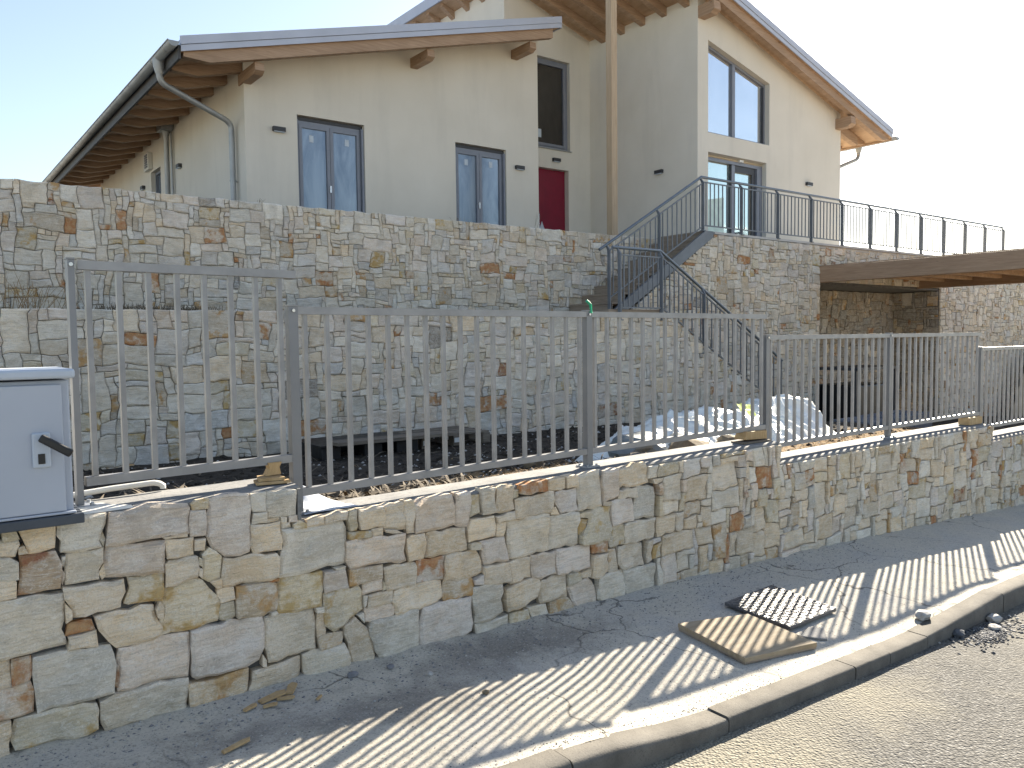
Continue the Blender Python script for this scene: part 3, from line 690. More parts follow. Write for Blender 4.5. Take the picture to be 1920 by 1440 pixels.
# ------------------------------------------------------------------ garden retaining walls
def flat_wall(name, label, loc, Y, prof, zb, thick, seed, cu, cv, sizes, weights, grey, axis='y', accents=(), cat="wall", side_sign=1, **kw):
    """upright stone-faced wall; prof = [(u, ztop)...] is its top line"""
    w = root(name, label, cat, loc); r = random.Random(seed)
    u0, u1 = prof[0][0], prof[-1][0]; zt = max(p[1] for p in prof)
    def top(u):
        for (a, za), (b_, zb_) in zip(prof, prof[1:]):
            if a <= u <= b_: return za + (zb_ - za) * (u - a) / max(1e-6, b_ - a)
        return prof[0][1] if u < u0 else prof[-1][1]
    if axis == 'y': mp = lambda u, v, d: (u, Y - d, v)
    else: mp = lambda u, v, d: (Y - d, -u, v)            # faces -X; u runs along -Y
    out = [(u0, zb)] + [(u1, zb)] + [(p[0], p[1] - 0.02) for p in prof[::-1]]
    mm = MB()
    if axis == 'y': mm.prism(out, 'y', Y + .012, Y + thick)
    else: mm.prism([(-a, z) for a, z in out], 'x', Y, Y + thick)
    mm.obj("mortar_core", MT['mortar'], w)
    ps = lay(u0 + 0.004, u1 - 0.004, zb, zt, cu, cv, lambda u, v: v < top(u) - cv * 0.25, lambda u: top(u) - 0.006 + 0.022 * noise.noise(Vector((u * 5.5, 0, seed))), r, sizes)
    n = build_stones(w, ps, mp, r, weights, grey=grey, accents=accents, **kw)
    return w

SZ = [(4, 3), (5, 3), (3, 3), (4, 2), (3, 2), (5, 2), (2, 2), (4, 4), (3, 4), (6, 3), (2, 3), (2, 1), (3, 1)]
WG = {'b': 16, 'g': 26, 'p': 18, 'w': 18, 'k': 13, 'y': 5, 'Y': 1.6, 'o': 5, 'r': 1.8, 'R': 0.4, 'd': 0.6}
WB = {'b': 1, 'o': 4, 'd': 50, 'R': 3, 'k': 1}  # mostly dark stones: the carport's shade is put into their colours
YL, YT, YU, YCB, XCS = 8.90, 10.0, 11.15, 11.30, 21.57
acc_l = [(0.98, -0.25, 'Y'), (2.18, -0.5, 'o'), (2.35, -1.0, 'Y'), (1.55, -0.85, 'Y'), (2.72, -0.45, 'Y'), (3.65, -0.98, 'r'), (4.95, 0.12, 'r'), (4.6, 0.2, 'y'), (5.6, -0.85, 'R'), (6.4, -0.8, 'r'), (7.9, 0.0, 'Y'), (9.2, -0.2, 'Y'), (11.0, -0.55, 'Y'), (12.1, -1.0, 'R')]
flat_wall("lower_garden_wall", "lower stone tier behind the fence, its top sloping down beside the stairs", (6, YL, -1.3), YL,
          [(0.2, 0.345), (9.80, 0.345), (9.97, 0.30), (12.75, -1.23)], -1.50, 0.35, 21, 0.080, 0.063, SZ, WG, 0.12, accents=acc_l, dist=lambda p: 1.0, seg=0.075, det=0.085)
acc_u = [(1.5, 1.75, 'r'), (3.3, 1.7, 'Y'), (2.7, 0.8, 'r'), (3.05, 1.0, 'Y'), (1.2, 1.2, 'Y'), (1.1, 0.55, 'Y'), (2.0, 1.0, 'y'), (4.4, 1.4, 'o'), (5.2, 1.0, 'o'), (4.1, 0.8, 'Y'), (4.9, 0.95, 'r'), (6.5, 1.6, 'y')]
flat_wall("upper_garden_wall", "upper tier of the garden retaining walls, in front of the house windows", (6, YU, 0.3), YU,
          [(0.2, 1.935), (4.5, 1.925), (12.0, 1.93), (12.35, 1.93)], 0.20, 0.35, 22, 0.068, 0.057, SZ, WG, 0.18, accents=acc_u, dist=lambda p: 1.0, seg=0.075, det=0.085, joint=0.0028)
flat_wall("terrace_wall", "tall stone wall carrying the terrace, its left end sloping under the steel stair stringer", (13, YT, -1.4), YT,
          [(9.80, 0.22), (12.16, 1.78), (12.4, 1.915), (15.95, 1.915)], -1.60, 0.6, 23, 0.066, 0.056, SZ, WG, 0.12, dist=lambda p: 1.0, seg=0.09, det=0.1, joint=0.0034,
          accents=[(9.95, 0.1, 'R'), (10.05, -0.1, 'R'), (12.9, 0.75, 'o'), (13.6, 1.4, 'y'), (15.3, 1.75, 'o'), (12.1, 0.35, 'R')])
flat_wall("carport_back_wall", "shaded stone wall set back deeper to darken the carport recess", (19, YCB, -2.2), YCB,  # wall moved back so the recess falls darker
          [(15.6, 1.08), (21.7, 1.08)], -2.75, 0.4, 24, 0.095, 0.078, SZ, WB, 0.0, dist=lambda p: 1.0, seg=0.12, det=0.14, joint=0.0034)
flat_wall("carport_lintel_wall", "narrow stone band above the carport beam, under the terrace railing", (19, 10.06, 1.1), 10.06,
          [(15.953, 1.915), (21.55, 1.915)], 1.14, 0.4, 26, 0.066, 0.056, SZ, WG, 0.1, dist=lambda p: 1.0, seg=0.1, det=0.12, joint=0.0034,
          accents=[(16.2, 1.6, 'R'), (16.35, 1.75, 'r'), (16.5, 1.55, 'R')])
flat_wall("carport_reveal_wall", "short shaded stone return added at the right end of the deepened carport recess", (XCS, 10.7, -2.3), XCS,  # return added to close the deepened recess
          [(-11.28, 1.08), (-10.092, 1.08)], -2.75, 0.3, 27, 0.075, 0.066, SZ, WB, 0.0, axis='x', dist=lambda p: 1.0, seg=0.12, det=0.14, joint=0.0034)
flat_wall("carport_flank_wall", "pale stone wall to the right of the carport's dark back wall, under the terrace railing", (26, 10.07, -2.3), 10.07,
          [(21.56, 1.915), (36.0, 1.915)], -2.9, 0.5, 25, 0.075, 0.055, SZ, WG, 0.2, dist=lambda p: 1.0 if p[0][0] < 28.5 else 9.0, seg=0.11, det=0.13, joint=0.005)
# ------------------------------------------------------------------ ground materials
b = NB("pavement_cement")
n1 = b.noise(1.6, 6, 0.62); n2 = b.noise(7, 6, 0.6); n3 = b.noise(60, 4, 0.6)
c = b.mix(b.ramp(n1, [(0.36, 0.0), (0.56, 1.0)]), (0.47, 0.45, 0.41), (0.54, 0.50, 0.42))
dirt = b.attr("dirt").outputs["Fac"]
dm = b.math('ADD', dirt, b.math('MULTIPLY', b.math('SUBTRACT', n2, 0.5), 1.5))
dm = b.ramp(dm, [(0.34, 0.0), (0.85, 0.9)])
c = b.mix(dm, c, b.mix(b.ramp(n2, [(0.3, 0.0), (0.7, 1.0)]), (0.17, 0.158, 0.138), (0.29, 0.272, 0.242)))
dust = b.ramp(b.noise(2.7, 6, 0.65, b.map(b.pos, (1, 2.2, 1))), [(0.50, 0.0), (0.68, 0.75)])
c = b.mix(b.math('MULTIPLY', dust, b.math('SUBTRACT', 1.0, dm)), c, (0.54, 0.50, 0.415))
c = b.mix(b.ramp(n3, [(0.30, 0.4), (0.42, 0.0)]), c, (0.15, 0.145, 0.135))
sp = b.voro(75); c = b.mix(b.ramp(sp.outputs["Distance"], [(0.10, 0.75), (0.20, 0.0)]), c, b.mix(b.ramp(sp.outputs["Color"], [(0.45, 0.0), (0.55, 1.0)]), (0.06, 0.058, 0.055), (0.5, 0.48, 0.44)))
c = b.mix(b.ramp(b.noise(24, 6, 0.72), [(0.34, 0.5), (0.44, 0.0)]), c, (0.16, 0.15, 0.135))
c = b.mix(b.ramp(b.noise(90, 5, 0.75), [(0.38, 0.35), (0.47, 0.0), (0.54, 0.0), (0.64, 0.4)]), c, b.mix(b.ramp(b.noise(90, 5, 0.75), [(0.49, 0.0), (0.51, 1.0)]), (0.13, 0.12, 0.105), (0.62, 0.58, 0.50)))
cv = b.n.new("ShaderNodeVectorMath"); cv.operation = 'ADD'; b.L(b.pos, cv.inputs[0]); cn = b.n.new("ShaderNodeTexNoise"); cn.inputs["Scale"].default_value = 3.0; cn.inputs["Detail"].default_value = 6; b.L(b.pos, cn.inputs["Vector"])
cs = b.n.new("ShaderNodeVectorMath"); cs.operation = 'SCALE'; cs.inputs["Scale"].default_value = 0.35; b.L(cn.outputs["Color"], cs.inputs[0]); b.L(cs.outputs[0], cv.inputs[1])
ck = b.voro(0.85, cv.outputs[0], 'DISTANCE_TO_EDGE').outputs["Distance"]
c = b.mix(b.math('MULTIPLY', b.ramp(ck, [(0.0, 0.85), (0.007, 0.0)]), b.ramp(b.noise(0.9, 2), [(0.45, 0.0), (0.55, 1.0)])), c, (0.06, 0.055, 0.05))
b.set(c, 0.93, 0, 0.2); b.bump(b.noise(28, 7, 0.72), 0.65, 0.014); b.bump(b.noise(170, 3), 0.6, 0.005); MT['pavement'] = b.m
b = NB("road_asphalt")
v = b.voro(70); st = b.ramp(v.outputs["Color"], [(0.2, (0.11, 0.108, 0.102)), (0.6, (0.17, 0.165, 0.155)), (0.9, (0.28, 0.275, 0.26))])
c = b.mix(b.ramp(v.outputs["Distance"], [(0.25, 0.0), (0.6, 0.75)]), st, (0.075, 0.072, 0.066))
kd = b.attr("dust").outputs["Fac"]
dm = b.ramp(b.math('ADD', kd, b.math('MULTIPLY', b.math('SUBTRACT', b.noise(2.2, 6, 0.6), 0.5), 1.2)), [(0.25, 0.0), (0.8, 0.9)])
c = b.mix(dm, c, b.mix(b.ramp(b.noise(80, 3), [(0.4, 0.0), (0.6, 1.0)]), (0.21, 0.19, 0.145), (0.29, 0.27, 0.21)))
c = b.mix(b.ramp(b.noise(1.2, 5), [(0.5, 0.0), (0.75, 0.4)]), c, (0.165, 0.155, 0.135))
b.set(c, 0.92, 0, 0.25); b.bump(v.outputs["Distance"], 1.0, 0.010); b.bump(b.noise(200, 3), 0.5, 0.004); MT['road'] = b.m
b = NB("kerb_concrete"); c = b.ramp(b.noise(6, 6, 0.65), [(0.3, (0.110, 0.102, 0.090)), (0.7, (0.18, 0.168, 0.148))])
c = b.mix(b.ramp(b.noise(130, 3), [(0.32, 0.6), (0.45, 0.0)]), c, (0.08, 0.075, 0.07)); b.set(c, 0.92, 0, 0.2); b.bump(b.noise(120, 4), 0.5, 0.005); MT['kerb'] = b.m
b = NB("garden_soil"); c = b.ramp(b.noise(9, 7, 0.7), [(0.3, (0.040, 0.033, 0.026)), (0.7, (0.105, 0.088, 0.07))])
sd = b.attr("dry").outputs["Fac"]; sdm = b.ramp(b.math('ADD', sd, b.math('MULTIPLY', b.math('SUBTRACT', b.noise(12, 5, 0.65), 0.5), 1.3)), [(0.35, 0.0), (0.6, 1.0)])
c = b.mix(sdm, c, b.ramp(b.noise(70, 4, 0.7), [(0.3, (0.11, 0.068, 0.034)), (0.5, (0.26, 0.17, 0.085)), (0.7, (0.42, 0.30, 0.16))]))
b.set(c, 0.95, 0, 0.15); b.bump(b.noise(28, 6, 0.7), 1.0, 0.04); b.bump(b.noise(130, 3), 0.6, 0.008); MT['soil'] = b.m
MT['far'] = simple("far_ground", (0.46, 0.43, 0.36), 0.95, 0, 0.2, 0.2)

def fattr(me, name, fn):
    a = me.attributes.new(name, 'FLOAT', 'POINT'); a.data.foreach_set("value", [fn(v.co) for v in me.vertices])

# ------------------------------------------------------------------ ground
m = MB(); m.add([(-600, -600, -6), (600, -600, -6), (600, 600, -6), (-600, 600, -6)], [(0, 1, 2, 3)])
struct(m.obj("ground", MT['far'], None, (0, 0, -6)))
def axis(segs):
    out = []
    for a, b_, n in segs: out += [a + (b_ - a) * i / n for i in range(n)]
    return out + [segs[-1][1]]
def sheet(name, xs, ys, fz, mat, skirt=None):
    m = MB(); nx, ny = len(xs) - 1, len(ys) - 1
    m.grid(nx, ny, lambda s, t: (lambda X, Yv: (X, Yv, fz(X, Yv)))(xs[int(round(s * nx))], ys[int(round(t * ny))]))
    o = m.obj(name, mat, None, (0, 0, 0)); return struct(o)
xs = axis([(-3, 0, 40), (0, 7, 190), (7, 14, 90), (14, 60, 40)])
ysn = [i / 30 for i in range(31)]
m = MB(); nx = len(xs) - 1
def pave(s, t):
    X = xs[int(round(s * nx))]; y0 = kfront(X) + 0.105; y1 = Yc(X) - 0.13; Yv = y0 + (y1 - y0) * t
    return (X, Yv, pz(X, Yv))
def pz(X, Yv):
    y0 = kfront(X) + 0.105; t = (Yv - y0) / (Yc(X) - 0.13 - y0)
    z = side(X, Yv) + 0.006 * noise.noise(Vector((X * 2.5, Yv * 2.5, 1))) + 0.004 * noise.noise(Vector((X * 11, Yv * 11, 4)))
    z += 0.030 * sm((t - 0.80) / 0.20) * (0.6 + 0.8 * noise.noise(Vector((X * 2.2, 3, 0)))) * (1 if X < 7 else 0.5)
    z += 0.022 * max(0, 1 - math.hypot((X - 1.75) / 0.45, (Yv - 2.95) / 0.22))
    return z
m.grid(nx, 30, pave)
o = struct(m.obj("pavement", MT['pavement'], None, (0, 0, 0)))
def dirtf(co):
    X, Yv = co.x, co.y; t = sm((Yv - (Yc(X) - 1.00)) / 0.85)
    d = 0.0 + 0.20 * t * (1.0 if X < 3.2 else max(0.15, 1 - (X - 3.2) * 0.45))
    d += 0.9 * max(0, 1 - math.hypot((X - 1.75) / 0.70, (Yv - 2.95) / 0.30)) + 0.7 * max(0, 1 - math.hypot((X - 1.0) / 0.9, (Yv - 3.12) / 0.3)) + 0.9 * max(0, 1 - math.hypot((X - 2.5) / 1.1, (Yv - 3.3) / 0.4))
    d += 0.30 * max(0, 1 - abs(Yv - (kfront(X) + 0.16)) / 0.07) * (1 if X < 3.3 else 0)
    return min(1.0, d)
fattr(o.data, "dirt", dirtf)
ysr = axis([(-7, -2, 10), (-2, 0.5, 16), (0.5, 2.36, 40)])
xr = axis([(-6, 0, 24), (0, 8, 130), (8, 20, 50), (20, 60, 30)])
o = sheet("road", xr, ysr, lambda X, Yv: road(X, Yv) + 0.004 * noise.noise(Vector((X * 3, Yv * 3, 5))), MT['road'])
fattr(o.data, "dust", lambda co: 0.02 + 0.60 * sm((co.y - (kfront(co.x) - 1.0)) / 0.9) * (0.5 + 0.5 * sm((5.2 - co.x) / 2.5)))

m = MB(); m.grid(24, 8, lambda s, t: (lambda X, Yv: (X, Yv, g(X) - 0.26 - 0.012 * (-7 - Yv)))(-60 + 130 * s, -60 + 53.02 * t)); struct(m.obj("bounce_ground", MT['far'], None, (0, 0, 0)))  # unseen ground behind the camera, added to bounce sunlight onto the walls
# kerb: separate stones, dropped at the crossing
kerb = root("kerb", "row of grey concrete kerbstones, dropped in the middle, between pavement and road", "kerb", (3.8, 2.2, g(3.8))); del kerb["category"]; struct(kerb)
joints = [-1.0, -0.04, 0.97, 1.97, 2.90, 3.97, 4.34, 4.80, 5.98, 6.97, 7.95, 8.95, 9.95, 10.95, 11.95, 12.95, 13.95, 14.95, 16.0, 17, 18, 19, 20, 21, 22, 23, 24]
rng = random.Random(5)
for a, c in zip(joints, joints[1:]):
    n = 8; gap = 0.0045; m = MB(); jz = rng.uniform(-.004, .004); jy = rng.uniform(-.003, .003)
    def ks(s, t):
        X = a + gap + (c - a - 2 * gap) * s
        kd_ = kdrop(X); yf = kfront(X) + jy; top = side(X, yf) + 0.006 + jz; bot = road(X, yf) - 0.06
        ch = 0.012 + 0.010 * kd_
        pr = [(yf + 0.004, bot), (yf, top - ch * 1.3), (yf + ch * 0.35, top - ch * 0.4), (yf + ch, top), (yf + 0.125, top + 0.002), (yf + 0.128, top - 0.2)]
        p = pr[int(round(t * 5))]
        w = 0.0022 * noise.noise(Vector((X * 16, p[1] * 20, p[0] * 20)))
        return (X, p[0] + w, p[1] + w)
    m.grid(n, 5, ks, True)
    for j in (0, n): m.add([m.v[len(m.v) - 6 * (n + 1) - (6 if j else 0) + i * (n + 1) + j] for i in range(6)], [tuple(range(6)) if j == 0 else tuple(range(6))[::-1]])
    m.obj("kerbstone", MT['kerb'], kerb)

# garden earth between the walls, garden terrace earth above, house plateau
xs2 = axis([(-1.5, 0.5, 10), (0.5, 11, 130), (11, 26, 60)]); ys2 = axis([(3.74, 10.6, 84)])
m = MB(); nx2, ny2 = len(xs2) - 1, 84
m.grid(nx2, ny2, lambda s, t: (lambda X: (lambda Yv: (X, Yv, soil(X, Yv)))(Yc(X) + .12 + (10.6 - Yc(X) - .12) * t))(xs2[int(round(s * nx2))]))
o = struct(m.obj("garden_soil", MT['soil'], None, (0, 0, 0)))
def dryf(co):
    t = sm((6.9 - co.y) / 1.3); s1 = 0.0 if co.x < 1.5 else 1.0
    return 0.85 * t * s1 * (1 if co.x < 8 else 0.7) + 0.05
fattr(o.data, "dry", dryf)
struct(MB().add([(-3, YL + 0.1, 0.27), (9.0, YL + 0.1, 0.27), (9.0, YU + 0.1, 0.29), (-3, YU + 0.1, 0.29)], [(0, 1, 2, 3)]).obj("planting_ledge", MT['soil'], None))
struct(MB().add([(-3, YU + 0.2, 1.86), (14.6, YU + 0.2, 1.86), (14.6, 40, 1.86), (-3, 40, 1.86)], [(0, 1, 2, 3)]).obj("upper_garden", MT['soil'], None))

# ------------------------------------------------------------------ house
house = root("house", "cream rendered villa with two sloping metal roofs on timber rafters, behind the upper stone wall", "house", (10, 16, 1.9))
ZG = 1.80
def wall_face(mb, a0, a1, ztop, holes, place, depth):
    """vertical wall between a0..a1 along one axis with openings. place(a, z, inward) -> world point"""
    cuts = sorted({a0, a1, *[h[0] for h in holes], *[h[1] for h in holes]})
    for p, q in zip(cuts, cuts[1:]):
        hs = sorted([h for h in holes if h[0] <= p + 1e-6 and h[1] >= q - 1e-6], key=lambda h: h[2])
        z0p = z0q = ZG
        for h in hs:
            ht = h[3] if callable(h[3]) else (lambda a, v=h[3]: v)
            if h[2] > z0p + 1e-6: mb.add([place(p, z0p, 0), place(q, z0q, 0), place(q, h[2], 0), place(p, h[2], 0)], [(0, 1, 2, 3)])
            z0p, z0q = ht(p), ht(q)
        mb.add([place(p, z0p, 0), place(q, z0q, 0), place(q, ztop(q), 0), place(p, ztop(p), 0)], [(0, 1, 2, 3)])
    for h in holes:
        ht = h[3] if callable(h[3]) else (lambda a, v=h[3]: v)
        P = [(h[0], h[2]), (h[1], h[2]), (h[1], ht(h[1])), (h[0], ht(h[0]))]
        for i in range(4):
            A, B_ = P[i], P[(i + 1) % 4]
            mb.add([place(*A, 0), place(*B_, 0), place(*B_, depth), place(*A, depth)], [(0, 1, 2, 3)])
XL, XR, YH, YRC, XW, XWR, YW = 5.05, 11.73, 14.40, 15.50, 14.34, 20.08, 12.00
zbl = lambda X: 4.615 + 0.263 * (X - 3.79)             # underside of the left roof's boarding
zbw = lambda X: 7.34 - 0.2985 * (X - 14.93)            # underside of the right roof's boarding
W1 = (6.02, 7.385, 1.95, 4.154); W2 = (9.49, 10.82, 1.95, 4.12)
mb = MB(); wall_face(mb, XL, XR, lambda x: zbl(x) - 0.01, [W1, W2], lambda a, z, d: (a, YH + d, z), 0.24); mb.obj("front_wall", MT['plaster'], house)
WL_ = (20.15, 21.05, 1.95, 4.10)
mb = MB(); wall_face(mb, YH, 27.0, lambda y: zbl(XL) - 0.01, [WL_], lambda a, z, d: (XL + d, a, z), 0.24); mb.obj("side_wall", MT['plaster'], house)
mb = MB(); mb.add([(XR, YH, ZG), (XR, YRC, ZG), (XR, YRC, zbl(XR) - .01), (XR, YH, zbl(XR) - .01)], [(0, 1, 2, 3)]).obj("return_wall", MT['plaster'], house)
WRC = (12.05, 13.66, 4.65, 6.83); DR = (12.45, 13.60, 1.95, 4.17)
mb = MB(); wall_face(mb, 11.64, XW + 0.2, lambda x: zbw(x) - 0.02, [WRC, DR], lambda a, z, d: (a, YRC + d, z), 0.22); mb.obj("entrance_wall", MT['plaster'], house)
mb = MB(); mb.add([(11.64, YRC, 5.0), (11.64, 24, 5.0), (11.64, 24, zbw(11.64) - .02), (11.64, YRC, zbw(11.64) - .02)], [(0, 1, 2, 3)]).obj("clerestory_wall", MT['plaster'], house)
mb = MB(); wall_face(mb, YW, YRC, lambda y: zbw(XW) - 0.02, [], lambda a, z, d: (XW + d, a, z), 0.2); mb.obj("wing_side_wall", MT['plaster'], house)
UTOP = lambda x: 6.586 - 0.2495 * (x - 14.71)
WU = (14.70, 16.97, 4.56, UTOP); WS = (14.70, 16.86, 1.95, 4.13)
mb = MB(); wall_face(mb, XW, XWR, lambda x: zbw(x) - 0.02, [WU, WS], lambda a, z, d: (a, YW + d, z), 0.26); mb.obj("wing_front_wall", MT['plaster'], house)
mb = MB(); mb.add([(XWR, YW, ZG - 2), (XWR, 24, ZG - 2), (XWR, 24, zbw(XWR)), (XWR, YW, zbw(XWR))], [(0, 1, 2, 3)]).obj("far_side_wall", MT['plaster'], house)
mb = MB(); mb.add([(XL, 27, ZG), (11.64, 27, ZG), (11.64, 27, zbl(11.64)), (XL, 27, zbl(XL))], [(0, 1, 2, 3)]).add([(11.64, 24, ZG), (XWR, 24, ZG), (XWR, 24, zbw(XWR)), (11.64, 24, zbw(11.64))], [(0, 1, 2, 3)]).obj("rear_wall", MT['plaster'], house)

def frame_rect(mb, place, a0, a1, z0, z1, w, d0, d1, top=None):
    """picture frame of bars in a wall plane; top(a) may slope"""
    tp = top or (lambda a: z1)
    def slab(P):
        vs = [place(*p, d0) for p in P] + [place(*p, d1) for p in P]
        mb.add(vs, [(0, 1, 2, 3), (7, 6, 5, 4), (0, 4, 5, 1), (1, 5, 6, 2), (2, 6, 7, 3), (3, 7, 4, 0)])
    slab([(a0, z0), (a0 + w, z0), (a0 + w, tp(a0 + w)), (a0, tp(a0))])
    slab([(a1 - w, z0), (a1, z0), (a1, tp(a1)), (a1 - w, tp(a1 - w))])
    slab([(a0 + w, z0), (a1 - w, z0), (a1 - w, z0 + w), (a0 + w, z0 + w)])
    slab([(a0 + w, tp(a0 + w) - w), (a1 - w, tp(a1 - w) - w), (a1 - w, tp(a1 - w)), (a0 + w, tp(a0 + w))])
def pane(place, a0, a1, z0, z1, d, mat, parent, top=None, name="pane"):
    tp = top or (lambda a: z1)
    P = [(a0, z0), (a1, z0), (a1, tp(a1)), (a0, tp(a0))]
    vs = [place(*p, d) for p in P] + [place(*p, d + 0.012) for p in P]
    return MB().add(vs, [(0, 1, 2, 3), (7, 6, 5, 4), (0, 4, 5, 1), (1, 5, 6, 2), (2, 6, 7, 3), (3, 7, 4, 0)]).obj(name, mat, parent)
def chip_box(place, a, z, w, h, d0, d1, mat, parent, name):
    P = [(a - w / 2, z - h / 2), (a + w / 2, z - h / 2), (a + w / 2, z + h / 2), (a - w / 2, z + h / 2)]
    vs = [place(*p, d0) for p in P] + [place(*p, d1) for p in P]
    return MB().add(vs, [(0, 1, 2, 3), (7, 6, 5, 4), (0, 4, 5, 1), (1, 5, 6, 2), (2, 6, 7, 3), (3, 7, 4, 0)]).obj(name, mat, parent)
PF = lambda a, z, d: (a, YH + d, z)
def french(Wn, stick):
    a0, a1, z0, z1 = Wn; mid = (a0 + a1) / 2
    mb = MB(); frame_rect(mb, PF, a0 + 0.005, a1 - 0.005, z0, z1 - 0.075, 0.055, 0.10, 0.22)
    f = mb.obj("french_window", MT['frame'], house)
    mb = MB(); mb.box((a0 + 0.005, YH + 0.085, z1 - 0.072), (a1 - 0.005, YH + 0.22, z1 - 0.004)); mb.obj("blind_box", MT['framedark'], f)
    mb = MB(); mb.box((a0 + 0.006, YH + 0.03, z0), (a0 + 0.03, YH + 0.098, z1 - 0.075)); mb.obj("blind_guide", MT['frame'], f)
    mb = MB(); mb.box((a1 - 0.05, YH + 0.03, z0), (a1 - 0.006, YH + 0.098, z1 - 0.075)); mb.obj("blind_guide", MT['frame'], f)
    for s, (p, q) in enumerate(((a0 + 0.062, mid - 0.004), (mid + 0.004, a1 - 0.062))):
        mb = MB(); frame_rect(mb, PF, p, q, z0 + 0.06, z1 - 0.135, 0.065, 0.085, 0.15); mb.obj("sash", MT['frame'], f)
        pane(PF, p + 0.066, q - 0.066, z0 + 0.126, z1 - 0.201, 0.118, MT['glassblue'], f)
        chip_box(PF, (p + q) / 2 + stick[s][0], z1 - 0.201 - stick[s][1], 0.085, 0.125, 0.113, 0.117, MT['sticker'], f, "sticker")
    mb = MB(); mb.box((mid - 0.035, YH + 0.06, 2.80), (mid + 0.005, YH + 0.085, 2.93)); mb.obj("handle", MT['steel'], f)
french(W1, ((-0.05, 0.18), (0.05, 0.16))); french(W2, ((-0.02, 0.16), (0.02, 0.14)))
# recess: tall dark window, sill, red door
PR = lambda a, z, d: (a, YRC + d, z)
a0, a1, z0, z1 = WRC
mb = MB(); frame_rect(mb, PR, a0, a1 - 0.004, z0 + 0.002, z1 - 0.004, 0.07, 0.10, 0.20); f = mb.obj("stair_window", MT['frame'], house)
mb = MB(); frame_rect(mb, PR, a0 + 0.072, a1 - 0.078, z0 + 0.075, z1 - 0.078, 0.065, 0.08, 0.17); mb.obj("sash", MT['frame'], f)
pane(PR, a0 + 0.14, a1 - 0.146, z0 + 0.142, z1 - 0.146, 0.13, MT['glassdark'], f)
chip_box(PR, 12.78, 5.02, 0.10, 0.20, 0.125, 0.129, MT['sticker'], f, "sticker")
BX("sill", MT['zinc'], f, (a0, YRC - 0.045, z0 - 0.02), (a1 + 0.03, YRC + 0.1, z0 + 0.0))
mb = MB(); mb.box((DR[0] + 0.004, YRC + 0.13, DR[2]), (DR[1] - 0.06, YRC + 0.19, DR[3] - 0.045)); d = mb.obj("front_door", MT['red'], house, bevel=0.004)
mb = MB(); frame_rect(mb, PR, DR[0] + 0.002, DR[1] - 0.004, DR[2] - 0.1, DR[3] - 0.004, 0.05, 0.15, 0.21); mb.obj("door_frame", MT['red'], d)
mb = MB(); mb.tube([(12.68, YRC + 0.07, 2.30), (12.68, YRC + 0.07, 3.05)], 0.018, 8); mb.tube([(12.68, YRC + 0.07, 2.4), (12.68, YRC + 0.13, 2.4)], 0.012, 6); mb.tube([(12.68, YRC + 0.07, 2.95), (12.68, YRC + 0.13, 2.95)], 0.012, 6); mb.obj("pull_handle", MT['steel'], d)
mb = MB(); mb.add([(12.80, YRC + 0.120, 2.15), (12.98, YRC + 0.120, 2.30), (12.93, YRC + 0.122, 2.62), (12.82, YRC + 0.122, 2.88), (12.74, YRC + 0.12, 2.7)], [(0, 1, 2, 3, 4)]); mb.obj("torn_film", MT['paper'], d)
# wing: upper window with a sloping head, sliding door
PW = lambda a, z, d: (a, YW + d, z)
a0, a1, z0 = WU[:3]
mb = MB(); frame_rect(mb, PW, a0 + .004, a1 - .004, z0 + .002, 0, 0.06, 0.13, 0.22, lambda a: UTOP(a) - 0.004); f = mb.obj("gable_window", MT['frame'], house)
XM = 15.75
mb = MB(); P = [(XM - 0.05, z0 + .062), (XM + 0.05, z0 + .062), (XM + 0.05, UTOP(XM + .05) - .066), (XM - 0.05, UTOP(XM - .05) - .066)]
mb.add([PW(*p, .115) for p in P] + [PW(*p, .20) for p in P], [(0, 1, 2, 3), (7, 6, 5, 4), (0, 4, 5, 1), (1, 5, 6, 2), (2, 6, 7, 3), (3, 7, 4, 0)]); mb.obj("mullion", MT['frame'], f)
pane(PW, a0 + 0.066, XM - 0.052, z0 + 0.064, 0, 0.17, MT['glasssky'], f, lambda a: UTOP(a) - 0.068)
pane(PW, XM + 0.052, a1 - 0.066, z0 + 0.064, 0, 0.17, MT['glasssky'], f, lambda a: UTOP(a) - 0.068)
BX("gasket", MT['framedark'], f, (XM + .052, YW + .125, z0 + .07), (XM + .067, YW + .165, UTOP(XM) - .09)); BX("gasket", MT['framedark'], f, (a1 - .085, YW + .12, z0 + .07), (a1 - .067, YW + .165, UTOP(a1) - .07))
a0, a1, z0, z1 = WS
mb = MB(); frame_rect(mb, PW, a0 + .004, a1 - .004, z0, z1 - .07, 0.075, 0.12, 0.24); f = mb.obj("sliding_door", MT['frame'], house)
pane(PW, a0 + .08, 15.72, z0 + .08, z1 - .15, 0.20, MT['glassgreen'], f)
mb = MB(); mb.box((15.72, YW + .14, z0 + .08), (15.84, YW + .21, z1 - .15)); mb.obj("meeting_stile", MT['frame'], f)
BX("gasket", MT['framedark'], f, (15.70, YW + .135, z0 + .08), (15.718, YW + .20, z1 - .15)); BX("dark_head", MT['framedark'], f, (15.845, YW + .15, z1 - .299), (16.62, YW + .20, z1 - .15)); BX("dark_stile", MT['framedark'], f, (16.50, YW + .15, z0 + .08), (16.63, YW + .20, z1 - .30))
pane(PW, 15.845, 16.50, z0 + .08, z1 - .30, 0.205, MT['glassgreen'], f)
mb = MB(); mb.box((16.64, YW + .10, z0 + .08), (a1 - .085, YW + .21, z1 - .15)); mb.obj("side_jamb", MT['frame'], f)
pane(PW, a0 + .17, 15.50, z0 + .1, 3.28, 0.190, MT['panelight'], f, lambda a: 3.10 + 0.18 * (a - 14.87), name="pane_light_patch")  # painted patch of light on the door pane
